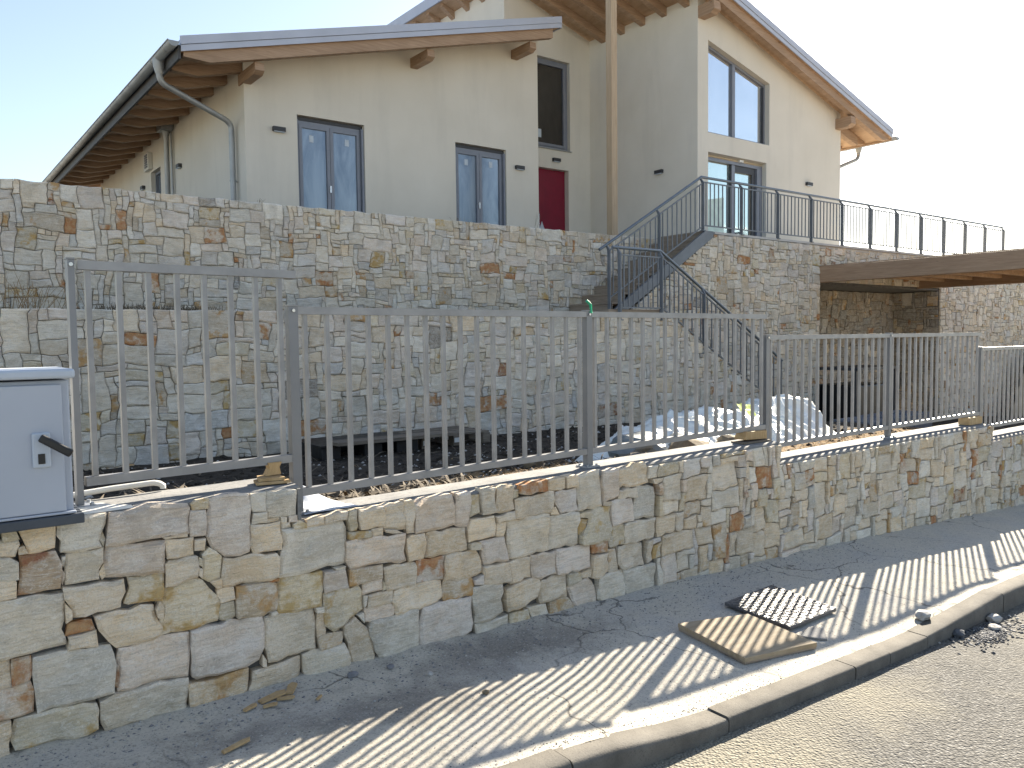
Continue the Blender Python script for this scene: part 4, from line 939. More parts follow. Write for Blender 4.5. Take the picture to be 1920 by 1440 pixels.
mb = MB(); mb.tube([(15.86, YW + .19, 2.40), (16.1, YW + .185, 2.44), (16.3, YW + .185, 2.36), (16.49, YW + .19, 2.38)], .018, 6); mb.obj("dark_tape", MT['framedark'], f)
mb = MB(); mb.box((15.92, YW + .06, z1 - .075), (16.06, YW + .12, z1 - .02)); mb.obj("lamp_socket", MT['white'], f)
# wall lamps, vent
def wlamp(c, along):
    x, y, z = c; m = MB()
    if along == 'x': m.box((x - .115, y - .075, z - .035), (x + .115, y - .001, z + .045)); q = ((x - .095, y - .068, z - .048), (x + .095, y - .012, z - .036))
    else: m.box((x - .075, y - .115, z - .035), (x - .001, y + .115, z + .045)); q = ((x - .068, y - .095, z - .048), (x - .012, y + .095, z - .036))
    l = m.obj("wall_lamp", MT['lamp'], house, bevel=.004); BX("diffuser", MT['sticker'], l, *q)
for c, al in (((5.66, YH, 3.82), 'x'), ((11.17, YH, 3.77), 'x'), ((13.18, YRC, 4.38), 'x'), ((XW, 13.12, 3.82), 'y'), ((18.6, YW, 3.80), 'x'), ((XL, 18.5, 3.81), 'y'), ((XL, 21.75, 3.84), 'y')): wlamp(c, al)
mb = MB(); mb.box((XL - .10, 20.85, 4.15), (XL - .001, 21.35, 4.55)); vv = mb.obj("air_vent", MT['white'], house, bevel=.01)
for k in range(6): BX("louvre", MT['frame'], vv, (XL - .118, 20.93, 4.20 + k * .055), (XL - .101, 21.16, 4.235 + k * .055))
# side window
PS = lambda a, z, d: (XL + d, a, z)
mb = MB(); frame_rect(mb, PS, WL_[0] + .003, WL_[1] - .003, WL_[2], WL_[3] - .004, .06, .1, .2); f = mb.obj("side_window", MT['frame'], house)
pane(PS, WL_[0] + .066, WL_[1] - .066, WL_[2] + .06, WL_[3] - .066, .15, MT['glassblue'], f)

# ---- roofs
def roof(zb, xa, xb, ya, yb, name):
    m = MB(); m.prism([(xa, zb(xa)), (xb, zb(xb)), (xb, zb(xb) + .03), (xa, zb(xa) + .03)], 'y', ya + .012, yb - .012); bo = m.obj(name + "_boarding", MT['board'], house)
    m = MB(); m.prism([(xa, zb(xa) + .032), (xb, zb(xb) + .032), (xb, zb(xb) + .205), (xa, zb(xa) + .205)], 'y', ya + .014, yb - .014); ro = m.obj(name, MT['roofmetal'], house)
    for y in (ya, yb):                                            # two-band verge flashing
        s = -1 if y == ya else 1
        m = MB()
        m.prism([(xa - .01, zb(xa) - .004), (xb + .01, zb(xb) - .004), (xb + .01, zb(xb) + .092), (xa - .01, zb(xa) + .092)], 'y', min(y, y + s * .022), max(y, y + s * .022)); m.obj("lower_verge", MT['roofmetal'], ro)
        m = MB()
        m.prism([(xa - .02, zb(xa) + .098), (xb + .02, zb(xb) + .098), (xb + .02, zb(xb) + .232), (xa - .02, zb(xa) + .232)], 'y', min(y + s * .006, y + s * .036), max(y + s * .006, y + s * .036)); m.obj("upper_verge", MT['roofmetal'], ro)
    return ro
rl = roof(zbl, 3.79, 11.72, 13.60, 28.4, "left_roof")
BX("ridge_end_cap", MT['roofmetal'], rl, (11.735, 13.58, zbl(11.73) - .01), (11.765, 15.46, zbl(11.73) + .23))
rw = roof(zbw, 11.20, 21.76, 11.50, 24.6, "right_roof")
BX("eave_flashing", MT['roofmetal'], rw, (11.16, 11.46, zbw(11.2) - .02), (11.195, 24.6, zbw(11.2) + .24))
def rafter(zb, tip, end, y, w=.14, h=.20, taper=.55, cut=.07):
    s = 1 if end > tip else -1; t2 = tip + s * taper
    P = [(tip, zb(tip) - .002), (tip, zb(tip) - cut), (t2, zb(t2) - h), (end, zb(end) - h), (end, zb(end) - .002)]
    m = MB(); m.prism(P, 'y', y - w / 2, y + w / 2); m.obj("rafter", MT['larch'], house)
rafter(zbl, 3.83, 11.55, 13.705, taper=.42)
for k in range(1, 19): rafter(zbl, 3.86, 5.5, 13.705 + .81 * k, taper=.42)
m = MB(); P = [(11.50, zbl(11.5) - .002), (11.64, zbl(11.64) - .09), (11.64, zbl(11.64) - .002)]
rafter(zbw, 21.70, 11.25, 11.63, taper=.3)
for k in range(1, 19):
    y = 11.63 + .67 * k
    if y < YRC - 0.1:
        rafter(zbw, 11.28, XW + .25, y, taper=.4); rafter(zbw, 21.68, XWR - .2, y, taper=.3)
    else: rafter(zbw, 11.28, 12.0, y, taper=.35); rafter(zbw, 21.68, XWR - .2, y, taper=.3)
def purlin(xc, ztop, y0, y1, w=.16, h=.19):
    m = MB(); m.prism([(y0 + .02, ztop), (y1, ztop), (y1, ztop - h), (y0 + .10, ztop - h), (y0, ztop - h * .72)], 'x', xc - w / 2, xc + w / 2); m.obj("purlin", MT['larch'], house)
for xc in (5.10, 8.52, 11.07): purlin(xc, zbl(xc - .1) - .203, 13.72, 14.6)
purlin(14.46, zbw(14.56) - .203, 11.55, 12.2, .22, .26); purlin(19.93, zbw(20.03) - .203, 11.55, 12.3, .22, .26)
m = MB(); m.prism([(XWR, zbw(XWR) - .2), (21.0, zbw(21.0) - .2), (21.0, zbw(21) - .42), (XWR, zbw(XWR) - .46)], 'y', 12.05, 12.2); m.obj("bracket", MT['larch'], house)
BX("gutter_board", MT['darkfascia'], house, (3.745, 13.62, zbl(3.79) - .115), (3.785, 28.38, zbl(3.79) + .10))
BX("gutter_board", MT['larch'], house, (21.765, 11.52, zbw(21.76) - .06), (21.80, 24.5, zbw(21.76) + .16))
# gutters and pipes
def gutter(x, z, y0, y1, r, nb, mat):
    m = MB(); m.tube([(x, y0, z), (x, y1, z)], r, 12, False, (math.pi * .5, math.pi * 1.5)); gu = m.obj("gutter", mat, house)
    so = gu.modifiers.new("thick", 'SOLIDIFY'); so.thickness = 0.006
    m = MB(); m.tube([(x - r * math.cos(0) - .002, y0, z + .002), (x - r - .002, y1, z + .002)], .011, 6); m.obj("gutter_bead", mat, gu)
    m = MB(); m.add([(x + r * math.cos(math.pi + math.pi * i / 12), y0 - .002, z + r * math.sin(math.pi + math.pi * i / 12)) for i in range(13)], [tuple(range(13))]); m.obj("gutter_stop", mat, gu)
    for k in range(nb):
        y = y0 + .35 + (y1 - y0 - .5) * k / (nb - 1); m = MB(); m.tube([(x, y - .016, z), (x, y + .016, z)], r + .007, 10, False, (math.pi * .5, math.pi * 1.5)); m.obj("gutter_bracket", mat, gu)
    return gu
gu = gutter(3.655, 4.735, 13.52, 28.5, .085, 19, MT['zinc'])
def pipe(name, pts, r, parent=None): return MB().tube(pts, r, 12, True, up=(0.3, 1, 0.1)).obj(name, MT['zinc'], parent or house)
def bend(p, q, s, r=.14, n=5):
    """rounded corner points at q between p and s"""
    p, q, s = Vector(p), Vector(q), Vector(s); a = q + (p - q).normalized() * r; c = q + (s - q).normalized() * r
    return [tuple(a * (1 - t) ** 2 + q * 2 * t * (1 - t) + c * t * t) for t in [i / n for i in range(n + 1)]]
A, B_, C_, D_ = (3.655, 14.45, 4.66), (3.655, 14.45, 4.33), (4.955, 14.83, 3.93), (4.955, 14.83, 1.8)
dp = pipe("downpipe", [A] + bend(A, B_, C_) + bend(B_, C_, D_) + [D_], .05)
pipe("funnel", [(3.655, 14.45, 4.70), (3.655, 14.45, 4.58), (3.655, 14.45, 4.46)], [.098, .09, .054], dp)
for z in (2.9,): pipe("pipe_clip", [(4.955, 14.83, z - .015), (4.955, 14.83, z + .015)], .058, dp); BX("clip_arm", MT['zinc'], dp, (4.96, 14.88, z - .01), (5.05, 14.90, z + .01))
hp = MB().prism([(18.90, 4.66), (19.30, 4.66), (19.30, 4.92), (18.90, 4.92)], 'x', 4.78, 5.03).obj("rain_hopper", MT['zinc'], house)
pipe("downpipe", [(4.93, 19.1, 4.72), (4.93, 19.1, 4.55), (4.93, 19.1, 1.8)], [.12, .055, .055], hp)
pipe("conduit", [(4.99, 18.95, 4.6), (4.99, 18.95, 1.8)], .022, hp)
pipe("downpipe", [(3.655, 27.9, 4.66), (3.655, 27.9, 4.4), (3.75, 27.9, 4.0), (3.75, 27.9, 1.8)], .055)
gutter(21.93, zbw(21.76) + .03, 11.42, 24.6, .085, 12, MT['zinc'])
A, B_, C_, D_ = (21.93, 12.55, 5.3), (21.93, 12.55, 4.95), (20.2, 12.75, 4.30), (20.2, 12.75, 2.0)
dp = pipe("downpipe", [A] + bend(A, B_, C_) + bend(B_, C_, D_) + [D_], .05)
pipe("funnel", [(21.93, 12.55, 5.32), (21.93, 12.55, 5.2), (21.93, 12.55, 5.1)], [.1, .09, .055], dp)
BX("porch_post", MT['spruce'], house, (11.695, 11.995, 1.85), (11.855, 12.155, zbw(11.78) - .20), .004)
# ------------------------------------------------------------------ terrace, stairs, railings
ter = root("terrace", "raised concrete terrace deck in front of the wing with the sliding door", "terrace", (18, 11, 1.9))
BX("deck", MT['terrace'], ter, (12.20, 10.03, 1.86), (25.3, 12.0, 1.955))
BX("soffit", MT['mortar'], ter, (15.6, 10.095, 1.088), (21.9, 11.6, 1.135)); BX("terrace_fill", MT['mortar'], ter, (12.6, 11.72, -2.9), (25.3, 11.985, 1.855)); BX("terrace_fill", MT['mortar'], ter, (21.95, 10.6, -2.9), (25.3, 11.715, 1.855))  # soffit added to keep sky light off the recess wall
BX("edge_strip", MT['terrace'], ter, (12.42, 9.975, 1.918), (25.3, 10.028, 1.962))
BX("deck", MT['terrace'], ter, (12.20, 12.003, 1.86), (14.335, 15.49, 1.950))
st = root("outdoor_stairs", "two-flight outdoor stairs with brown wood-look steps, turning at a landing between the stone walls", "stairs", (10, 10.2, -1.2))
RZ, LZ = 0.172, 0.42
for k in range(9):                                            # upper flight, rising to the right
    x = 9.76 + 0.30 * k; z = LZ + RZ * (k + 1)
    BX("riser", MT['stepwood'], st, (x, 10.03, z - RZ - .01), (x + .02, YU - .005, z - .034))
    BX("tread", MT['stepwood'], st, (x - .012, 10.02, z - .032), (x + .318, YU - .004, z))
BX("landing", MT['stepwood'], st, (8.62, 8.93, LZ - .14), (9.80, YU - .004, LZ))
MB().prism([(9.80, LZ - .30), (12.2, 1.55), (12.4, 1.8), (12.4, -1.4), (9.80, -1.4)], 'y', 10.05, 10.62).obj("stair_base", MT['mortar'], st)
for k in range(10):                                           # lower flight, falling to the right
    x = 9.80 + 0.30 * k; z = LZ - 0.165 * (k + 1)
    BX("riser", MT['stepwood'], st, (x, 8.96, z), (x + .02, 9.93, z + .165))
    BX("tread", MT['stepwood'], st, (x + .021, 8.96, z - .05), (x + .318, 9.93, z - .002))
m = MB(); m.prism([(9.58, .30), (9.78, .30), (12.32, 1.845), (12.32, 1.955), (12.10, 1.955), (9.70, .44), (9.58, .44)], 'y', 9.93, 9.985); m.obj("stringer", MT['rail'], st)
BX("base_plate", MT['rail'], st, (9.55, 9.86, .421), (9.80, 10.02, .436))

def railing(rt, pts, posts, bays, off, hz, rail_r=.026):
    """pts: handrail line (x, z of deck); built along X at depth Y=off[0]; handrail set back by off[1]"""
    Y, dy = off
    H = [(x, Y + dy, z + hz) for x, z in pts]
    MB().tube(H, rail_r, 10, True).obj("handrail", MT['railtop'], rt)
    zl = lambda x: next((za + (zb_ - za) * (x - xa) / (xb - xa) for (xa, za), (xb, zb_) in zip(pts, pts[1:]) if xa - 1e-6 <= x <= xb + 1e-6), pts[0][1] if x < pts[0][0] else pts[-1][1])
    for x, zb in posts:
        z = zl(x) + hz
        m = MB(); m.box((x - .011, Y - .032, zb), (x + .011, Y + .032, z - .10)); m.prism([(Y - .032, z - .0995), (Y + .032, z - .0995), (Y + dy + .012, z - .012), (Y + dy - .020, z - .012)], 'x', x - .011, x + .011)
        p = m.obj("post", MT['rail'], rt); BX("foot", MT['rail'], p, (x - .04, Y - .045, zb - .004), (x + .04, Y + .045, zb + .012))
    for (xa, xb), n, hb, ht in bays:
        for h in (hb, ht):
            k = [xa] + [p[0] for p in pts if xa < p[0] < xb] + [xb]
            m = MB()
            for p, q in zip(k, k[1:]): m.bar((p, Y, zl(p) + h), (q, Y, zl(q) + h), .022, .022)
            m.obj("bay_rail", MT['rail'], rt)
        for i in range(n):
            x = xa + (xb - xa) * (i + 0.5) / n; z0, z1 = zl(x) + hb, zl(x) + ht
            L = z1 - z0
            if abs(L - BAL[1]) < .003: inst("baluster", BAL[0], (x, Y, (z0 + z1) / 2), rt)
            else: MB().box((x - .0085, Y - .0085, z0), (x + .0085, Y + .0085, z1)).obj("baluster", MT['rail'], rt)
L0 = 0.80
BAL = (MB().box((-.0085, -.0085, -L0 / 2), (.0085, .0085, L0 / 2)).mesh("baluster", MT['rail']), L0)
rt = root("terrace_railing", "long slate-grey bar railing rising up the stairs and running along the terrace edge", "railing", (14, 10.02, 1.9))
line = [(9.50, 0.47), (12.12, 1.965), (25.2, 1.965)]
pp = [(9.66, .436), (10.90, 1.19), (12.09, 1.955)] + [(13.24 + 1.19 * k, 1.955) for k in range(11)]
by = []
xs_ = [p[0] for p in pp]
for a, c in zip(xs_, xs_[1:]): by.append(((a + .03, c - .03), 9, 0.095, 0.895))
railing(rt, line, pp, by, (9.99, .065), 1.0)
rt2 = root("stair_railing", "slate-grey railing along the landing and down the lower stair flight, behind the fence", "railing", (11, 8.95, -.4))
line = [(8.70, 0.36), (9.75, 0.36), (13.05, 0.36 - .557 * 3.30)]
pp = [(8.80, .25), (9.73, .25), (10.77, -.30), (11.84, -.90), (12.92, -1.48)]
xs_ = [p[0] for p in pp]; by = [((a + .03, c - .03), 8 if i == 0 else 9, 0.085, 0.885) for i, (a, c) in enumerate(zip(xs_, xs_[1:]))]
railing(rt2, line, pp, by, (8.872, .05), 1.0, .024)

# ------------------------------------------------------------------ carport
cp_ = root("carport", "timber carport of deep larch beams and joists leaning on the terrace wall at the right", "carport", (18, 7.5, -2.2))
BX("beam", MT['larch'], cp_, (15.93, 3.2, 1.115), (16.11, 10.09, 1.454), .006)
BX("beam", MT['larch'], cp_, (20.40, 3.2, 1.105), (20.58, 10.09, 1.454), .006)
for k in range(10): BX("joist", MT['board'], cp_, (16.115, 9.46 - .645 * k - .05, 1.235), (20.395, 9.46 - .645 * k + .05, 1.40))
for k in range(33):
    y = 10.08 - .21 * (k + 1); BX("roof_board", MT['larch'], cp_, (15.98, y + .004, 1.457), (20.55, y + .206, 1.478))
for x in (15.94, 20.41): BX("post", MT['larch'], cp_, (x, 3.35, -2.6), (x + .16, 3.51, 1.112))
MB().prism([(3.55, 0.75), (3.55, .58), (4.10, 1.112), (3.94, 1.112)], 'x', 15.96, 16.08).obj("knee_brace", MT['larch'], cp_)

# things standing under the carport
t = root("black_stack", "black sheeted stack standing in the dark carport corner against the stone wall", "stack", (16.8, 9.5, soil(16.8, 9.5)))
BX("sheeted_body", MT['black'], t, (16.05, 9.2, soil(16.8, 9.5) - .05), (17.55, 9.98, -1.10), .04); BX("top_board", MT['framedark'], t, (15.98, 9.1, -.78), (17.7, 10.0, -.72))
BX("leg", MT['framedark'], t, (17.6, 9.15, -2.2), (17.66, 9.21, -.785)); BX("leg", MT['framedark'], t, (16.0, 9.15, -2.2), (16.06, 9.21, -.785)); BX("panel", MT['black'], t, (16.0, 9.99, -1.98), (17.6, 10.02, -1.09))
tag(MB().box((21.05, 11.0, -1.50), (21.45, 11.22, -1.05)).obj("wall_box", MT['black'], None, bevel=.02), "small black box fixed to the shaded carport wall", "box")
t = root("block_stack", "blue-grey stone blocks stacked on the ground at the carport entrance, behind the fence", "blocks", (14.3, 7.6, soil(14.3, 7.6)))
for i, (x0, x1) in enumerate(((13.2, 14.05), (14.07, 14.75), (14.77, 15.45))): BX("block", MT['slab'], t, (x0, 7.3, soil(14.3, 7.6) - .04), (x1, 8.0, -1.52 + .015 * i), .015)
tag(MB().bar((12.2, 7.9, -1.60), (13.7, 7.5, -1.64), .16, .03).obj("plank", MT['pallet'], None), "grey weathered plank lying beside the blue-grey blocks", "plank")
tag(MB().box((16.4, 7.6, soil(17.5, 7.7) - .02), (18.6, 7.9, soil(17.5, 7.7) + .12)).obj("concrete_edging", MT['coping'], None), "pale concrete edging lying on the carport floor", "edging")
t = root("leaning_panel", "dark slanted panel leaning on the pale flank wall at the right edge", "panel", (25.6, 9.6, soil(25, 9)))
MB().prism([(24.6, -2.6), (27.5, -2.6), (27.5, -.35), (25.9, -.75), (25.3, -1.5)], 'y', 9.55, 9.62).obj("panel_sheet", MT['black'], t)
tag(MB().tube([(12.9, 5.4, soil(12.9, 5.4)), (12.88, 5.4, -1.05)], .02, 6).obj("marker_stake", MT['black'], None), "thin black stake upright in the soil behind the last fence section", "stake")

# ------------------------------------------------------------------ street fence
BARH = 0.86
BARM = MB().box((-.0105, -.0105, -BARH / 2), (.0105, .0105, BARH / 2)).mesh("bar", MT['fence'])
POSTX = [0.556, 1.494, 3.493, 5.483, 7.482, 9.482, 11.48, 13.45]
FN = [("grey fence section nearest the camera, beside the electrical cabinet", 0, [0.556], 1.512, 7.6),
      ("long grey fence section with the green clip, in front of the pallets", 1, [1.494, 3.493], 5.47, 0),
      ("grey fence section in front of the dark carport", 2, [5.483, 7.482], 9.47, 0),
      ("lowest grey fence section at the right edge, before the pale carport side wall", 3, [9.482, 11.48], 13.4, 0)]
def fp(X, z): return (X, Yc(X), z)
for lab, k, ps, xend, _x in FN:
    t = root("fence_section", lab, "fence", fp(ps[0], CAPZ[k]), "grey fence sections on the street wall")
    zt, zb = CAPZ[k] + .978, CAPZ[k] + .105
    segs = list(zip(ps, ps[1:] + [xend]))
    for a, c in segs:
        x0, x1 = a + .024, (c - .024 if c in ps else c)
        m = MB(); n = 5
        for i in range(n): m.bar(fp(x0 + (x1 - x0) * i / n, zt), fp(x0 + (x1 - x0) * (i + 1) / n, zt), .042, .036)
        m.obj("top_rail", MT['fence'], t)
        m = MB()
        for i in range(n): m.bar(fp(x0 + (x1 - x0) * i / n, zb), fp(x0 + (x1 - x0) * (i + 1) / n, zb), .040, .036)
        m.obj("bottom_rail", MT['fence'], t)
        nb = int(round((x1 - x0 - .02) / .1165)); sp = .1165 if k else .1168
        s0 = a + (.062 if k == 0 else .066)
        for i in range(nb):
            X = s0 + sp * i
            if X < x1 - .012: inst("bar", BARM, fp(X, (zt + zb) / 2), t, (0, 0, math.atan(0.0739 - 2 * .00354 * min(X, 10.4))))
    for i, X in enumerate(ps):
        w = .012 if k == 0 else .0235
        y = Yc(X); a = math.atan(0.0739 - 2 * .00354 * min(X, 10.4))
        me = MB().box((-w, -.022, CAPZ[k] + .008 - 0), (w, .022, zt + .020)).mesh("post", MT['fencepost'])
        p = inst("post", me, (X, y, 0), t, (0, 0, a))
        q = BX("base_plate", MT['galv'], p, (X - .055, y - .055, CAPZ[k] + .004), (X + .055, y + .055, CAPZ[k] + .013))
        for dx, dy in ((-.038, -.038), (.038, -.038), (-.038, .038), (.038, .038)): MB().tube([(X + dx, y + dy, CAPZ[k] + .013), (X + dx, y + dy, CAPZ[k] + .024)], .008, 6).obj("anchor_bolt", MT['galv'], p)
        MB().box((X - w - .003, y - .025, zt + .021), (X + w + .003, y + .025, zt + .027)).obj("post_cap", MT['fence'], p)
        MB().tube([(X - .0, y - .023, zt - .0), (X, y - .031, zt - .0)], .008, 8).obj("screw", MT['steel'], p)
for p_ in [o for o in bpy.data.objects if o.name.startswith("post") and o.rotation_euler.z]:     # posts carry a turn: keep their sub-parts where they stand
    for ch in p_.children:
        ch.matrix_parent_inverse = p_.matrix_basis.inverted() @ Matrix.Translation(p_.location)

# electrical cabinet
CX1, CY0, CY1 = 0.500, 3.375, 3.72
t = root("electrical_cabinet", "pale blue-grey electrical cabinet with black swing handle, standing on the street wall", "cabinet", (.1, 3.5, -.68))
BX("body", MT['cab'], t, (-.42, CY0 + .03, -.632), (CX1, CY1, -.135), .006)
BX("door", MT['cab'], t, (-.40, CY0 + .004, -.622), (CX1 - .028, CY0 + .029, -.150), .004)
BX("lid", MT['cablid'], t, (-.445, CY0 - .018, -.128), (CX1 + .016, CY1 + .02, -.093), .010)
BX("plinth", MT['cabbase'], t, (-.43, CY0 - .012, -.672), (CX1 + .028, CY1, -.636), .004)
BX("base_rail", MT['cab'], t, (-.41, CY0 - .002, -.633), (CX1 + .004, CY0 + .028, -.6235), .003)
h = BX("lock_plate", MT['cablid'], t, (.368, CY0 - .008, -.452), (.428, CY0 + .0035, -.323), .006)
m = MB(); m.bar((.392, CY0 - .028, -.338), (.487, CY0 - .060, -.403), .018, .030); m.obj("swing_handle", MT['black'], h, bevel=.006); BX("cylinder_slot", MT['black'], h, (.386, CY0 - .011, -.437), (.408, CY0 - .0085, -.400))
m = MB(); m.tube([(.30, 3.83, -.650), (.50, 3.80, -.640), (.70, 3.80, -.627), (.86, 3.80, -.622)] + [(.86 + .055 * math.sin(a_), 3.80, -.646 + .025 * math.cos(a_)) for a_ in (.3, .8, 1.3, 1.8)], .0125, 8)
tag(m.obj("conduit_pipe", MT['white'], None), "white plastic conduit lying behind the first fence section beside the cabinet", "pipe")
def plaster_splat(pts, z, name, label):
    rr = random.Random(len(label)); m = MB(); n = len(pts)
    m.add([(x, y, z + .010 + .004 * rr.random()) for x, y in pts] + [(x + (x - pts[0][0]) * .02, y - .006, z + .001) for x, y in pts], [tuple(range(n))] + [(i, n + i, n + (i + 1) % n, (i + 1) % n) for i in range(n)])
    return tag(m.obj(name, MT['white'], None), label, "mortar")
plaster_splat([(.515, 3.488), (.60, 3.492), (.72, 3.505), (.66, 3.56), (.64, 3.64), (.55, 3.66), (.50, 3.58)], CAPZ[0], "white_mortar", "white mortar smear around the foot of the first fence post")
# wood wedges on the coping
t = root("wood_wedges", "splintered softwood chocks under the end of the first fence section", "wood", (1.36, 3.68, CAPZ[0]))
MB().prism([(1.335, CAPZ[0] + .038), (1.405, CAPZ[0] + .042), (1.398, CAPZ[0] + .075), (1.410, CAPZ[0] + .098), (1.345, CAPZ[0] + .098), (1.352, CAPZ[0] + .070)], 'y', 3.66, 3.71).obj("chock", MT['blocky'], t)
m = MB(); m.prism([(1.27, 3.61), (1.42, 3.585), (1.432, 3.66), (1.36, 3.74), (1.29, 3.71)], 'z', CAPZ[0] + .008, CAPZ[0] + .020); m.obj("splinter", MT['chip'], t)
m = MB(); m.prism([(1.285, 3.625), (1.40, 3.60), (1.41, 3.70), (1.31, 3.72)], 'z', CAPZ[0] + .022, CAPZ[0] + .036); m.obj("splinter", MT['chip'], t)
t = root("wood_block", "orange-brown board offcut lying on the coping where the wall steps down before the carport", "wood", (5.26, 3.86, CAPZ[1]))
m = MB(); m.prism([(5.13, CAPZ[1] + .032), (5.41, CAPZ[1] + .020), (5.405, CAPZ[1] + .086), (5.16, CAPZ[1] + .092), (5.14, CAPZ[1] + .06)], 'y', 3.83, 3.93); m.obj("offcut", MT['blocky'], t, bevel=.003)
m = MB(); m.prism([(5.08, 3.80), (5.415, 3.80), (5.42, 3.95), (5.10, 3.94)], 'z', CAPZ[1] + .005, CAPZ[1] + .016); m.obj("shim", MT['pallet'], t)
t = root("wood_chock", "short softwood chock on the coping at the far step of the street wall", "wood", (9.3, 3.97, CAPZ[2]))
BX("offcut", MT['blocky'], t, (9.08, 3.90, CAPZ[2] + .006), (9.38, 4.02, CAPZ[2] + .085), .003)
m = MB()
def fl(s, t_):
    x = 1.50 + .30 * s; y = Yc(x) - .08 + .50 * t_
    return (x + .30 * t_ * (.6 - s) , y, CAPZ[1] + .010 + .055 * sm((t_ - .25) / .6) * (.4 + .6 * s * (1 - s) * 4) + .008 * noise.noise(Vector((x * 14, y * 14, 0))))
m.grid(14, 14, fl); tag(m.obj("fleece_sheet", MT['paper'], None), "crumpled white fleece sheet on the coping beside the second fence post", "sheet")
tag(MB().tube([(3.505, 3.79, CAPZ[1] + .985), (3.505, 3.795, CAPZ[1] + 1.04), (3.475, 3.80, CAPZ[1] + 1.065)], .010, 6).obj("green_clip", MT['green'], None), "bright green clip hanging on top of the middle fence post", "clip")

# ------------------------------------------------------------------ garden bits
def rock(name, c, r, seed, mat, label=None, cat="rock", squash=.6, group=None, parent=None, sub=2):
    import bmesh
    bm = bmesh.new(); bmesh.ops.create_icosphere(bm, subdivisions=sub, radius=1)
    rr = random.Random(seed); s3 = (r * rr.uniform(.8, 1.3), r * rr.uniform(.7, 1.1), r * squash)
    for v in bm.verts:
        k = 1 + .35 * noise.noise(v.co * 1.3 + Vector((seed, 0, 0))) + .12 * noise.noise(v.co * 3.5 + Vector((0, seed, 0)))
        v.co = Vector((v.co.x * s3[0], v.co.y * s3[1], v.co.z * s3[2])) * k
    me = bpy.data.meshes.new(name); bm.to_mesh(me); bm.free(); me.materials.append(mat)
    o = inst(name, me, c, parent)
    if label: tag(o, label, cat, group)
    return o
# pallets: a dark crate pallet and a pale pallet leaning on each other below the wall
def pallet(rt_, x0, x1, y0, y1, z, mat, tilt=0):
    for k in range(5):
        y = y0 + (y1 - y0) * (k + .5) / 5; BX("deck_board", mat, rt_, (x0, y - .05, z + .122), (x1, y + .05, z + .144))
    for k in range(3):
        x = x0 + .05 + (x1 - x0 - .10) * k / 2
        BX("stringer_board", mat, rt_, (x - .05, y0 + .003, z + .10), (x + .05, y1 - .003, z + .1205)); BX("bottom_board", mat, rt_, (x - .05, y0 + .003, z), (x + .05, y1 - .003, z + .02))
        for j in range(3):
            y = y0 + .06 + (y1 - y0 - .12) * j / 2; BX("block", mat, rt_, (x - .05, y - .055, z + .0215), (x + .05, y + .055, z + .0985))
zs = soil(5.0, 8.2)
t = root("pallet", "weathered wooden pallet with small white labels lying below the stone wall", "pallet", (5.3, 8.35, zs)); pallet(t, 4.78, 5.75, 8.05, 8.80, zs + .02, MT['pallet'])
for x in (4.83, 5.26): BX("paper_label", MT['white'], t, (x - .04, 8.041, zs + .06), (x + .04, 8.045, zs + .115))
t = root("black_crate_pallet", "black plastic crate pallet under a grey board, left of the wooden pallet", "pallet", (4.1, 8.3, zs))
for x0, x1 in ((3.52, 3.74), (4.02, 4.24), (4.42, 4.70)): BX("foot", MT['black'], t, (x0, 8.0, soil(4, 8) - .05), (x1, 8.72, zs + .15), .01)
BX("deck", MT['black'], t, (3.50, 7.98, zs + .152), (4.74, 8.74, zs + .175)); BX("bottom_rail", MT['black'], t, (3.76, 8.02, zs - .02), (4.40, 8.10, zs + .03))
tag(MB().bar((3.62, 7.95, zs + .197), (5.15, 8.0, zs + .185), .26, .035).obj("cover_board", MT['pallet'], None), "long weathered board lying across the black crate pallet", "board")
# sheeted heap
m = MB(); rr = random.Random(3)
HEAP = [(5.75, 5.7, .26, .60), (6.35, 5.8, .38, .80), (7.1, 5.9, .42, .95), (7.85, 6.0, .36, .90), (8.45, 6.1, .42, .75), (8.9, 6.15, .50, .68), (9.3, 6.2, .36, .62)]
def heapz(x, y):
    z = 0
    for cx, cy, h, w in HEAP: z += (h * max(0, 1 - math.hypot((x - cx) / w, (y - cy) / (w * .95)) ** 2)) ** 2.5
    return z ** .4
def hs(s, t_):
    x = 5.2 + 4.6 * s; y = 5.0 + 1.9 * t_; h = heapz(x, y)
    r1 = 1 - abs(2 * noise.noise(Vector((x * 1.1 + y * .8, y * 1.5 - x * .6, 3)))) ; n2 = noise.noise(Vector((x * 2.3 - y * 1.6, y * 1.4 + x * .8, 9))); r2 = math.exp(-(n2 / .07) ** 2) + .6 * math.exp(-(noise.noise(Vector((x * 3.4 + y * 2.6, y * 2.2 - x, 19))) / .06) ** 2)
    f = min(1, h / .25)
    return (x + .10 * f * noise.noise(Vector((x * 2, y * 2, 17))), y + .1 * f * noise.noise(Vector((x * 2, y * 2, 27))), soil(x, y) - .04 + h + f * (.17 * (r1 - .62) + .05 * (r2 - .5) + .035 * noise.noise(Vector((x * 5, y * 5, 31)))))
m.grid(190, 90, hs)
heap = root("sheeted_heap", "large heap of crumpled whitish plastic sheeting glinting in the sun behind the fence", "plastic sheeting", (7.2, 5.95, -1.1))
keep = [f for f in m.f if max(heapz(m.v[i][0], m.v[i][1]) for i in f) > .02]; m.f = keep; m.sm = [True] * len(keep)
o = m.obj("sheet", MT['tarp'], heap, (7.2, 5.95, -1.1))
def sack(c, r, seed, name, mat): return rock(name, c, r, seed, mat, squash=.55, parent=heap, sub=3)
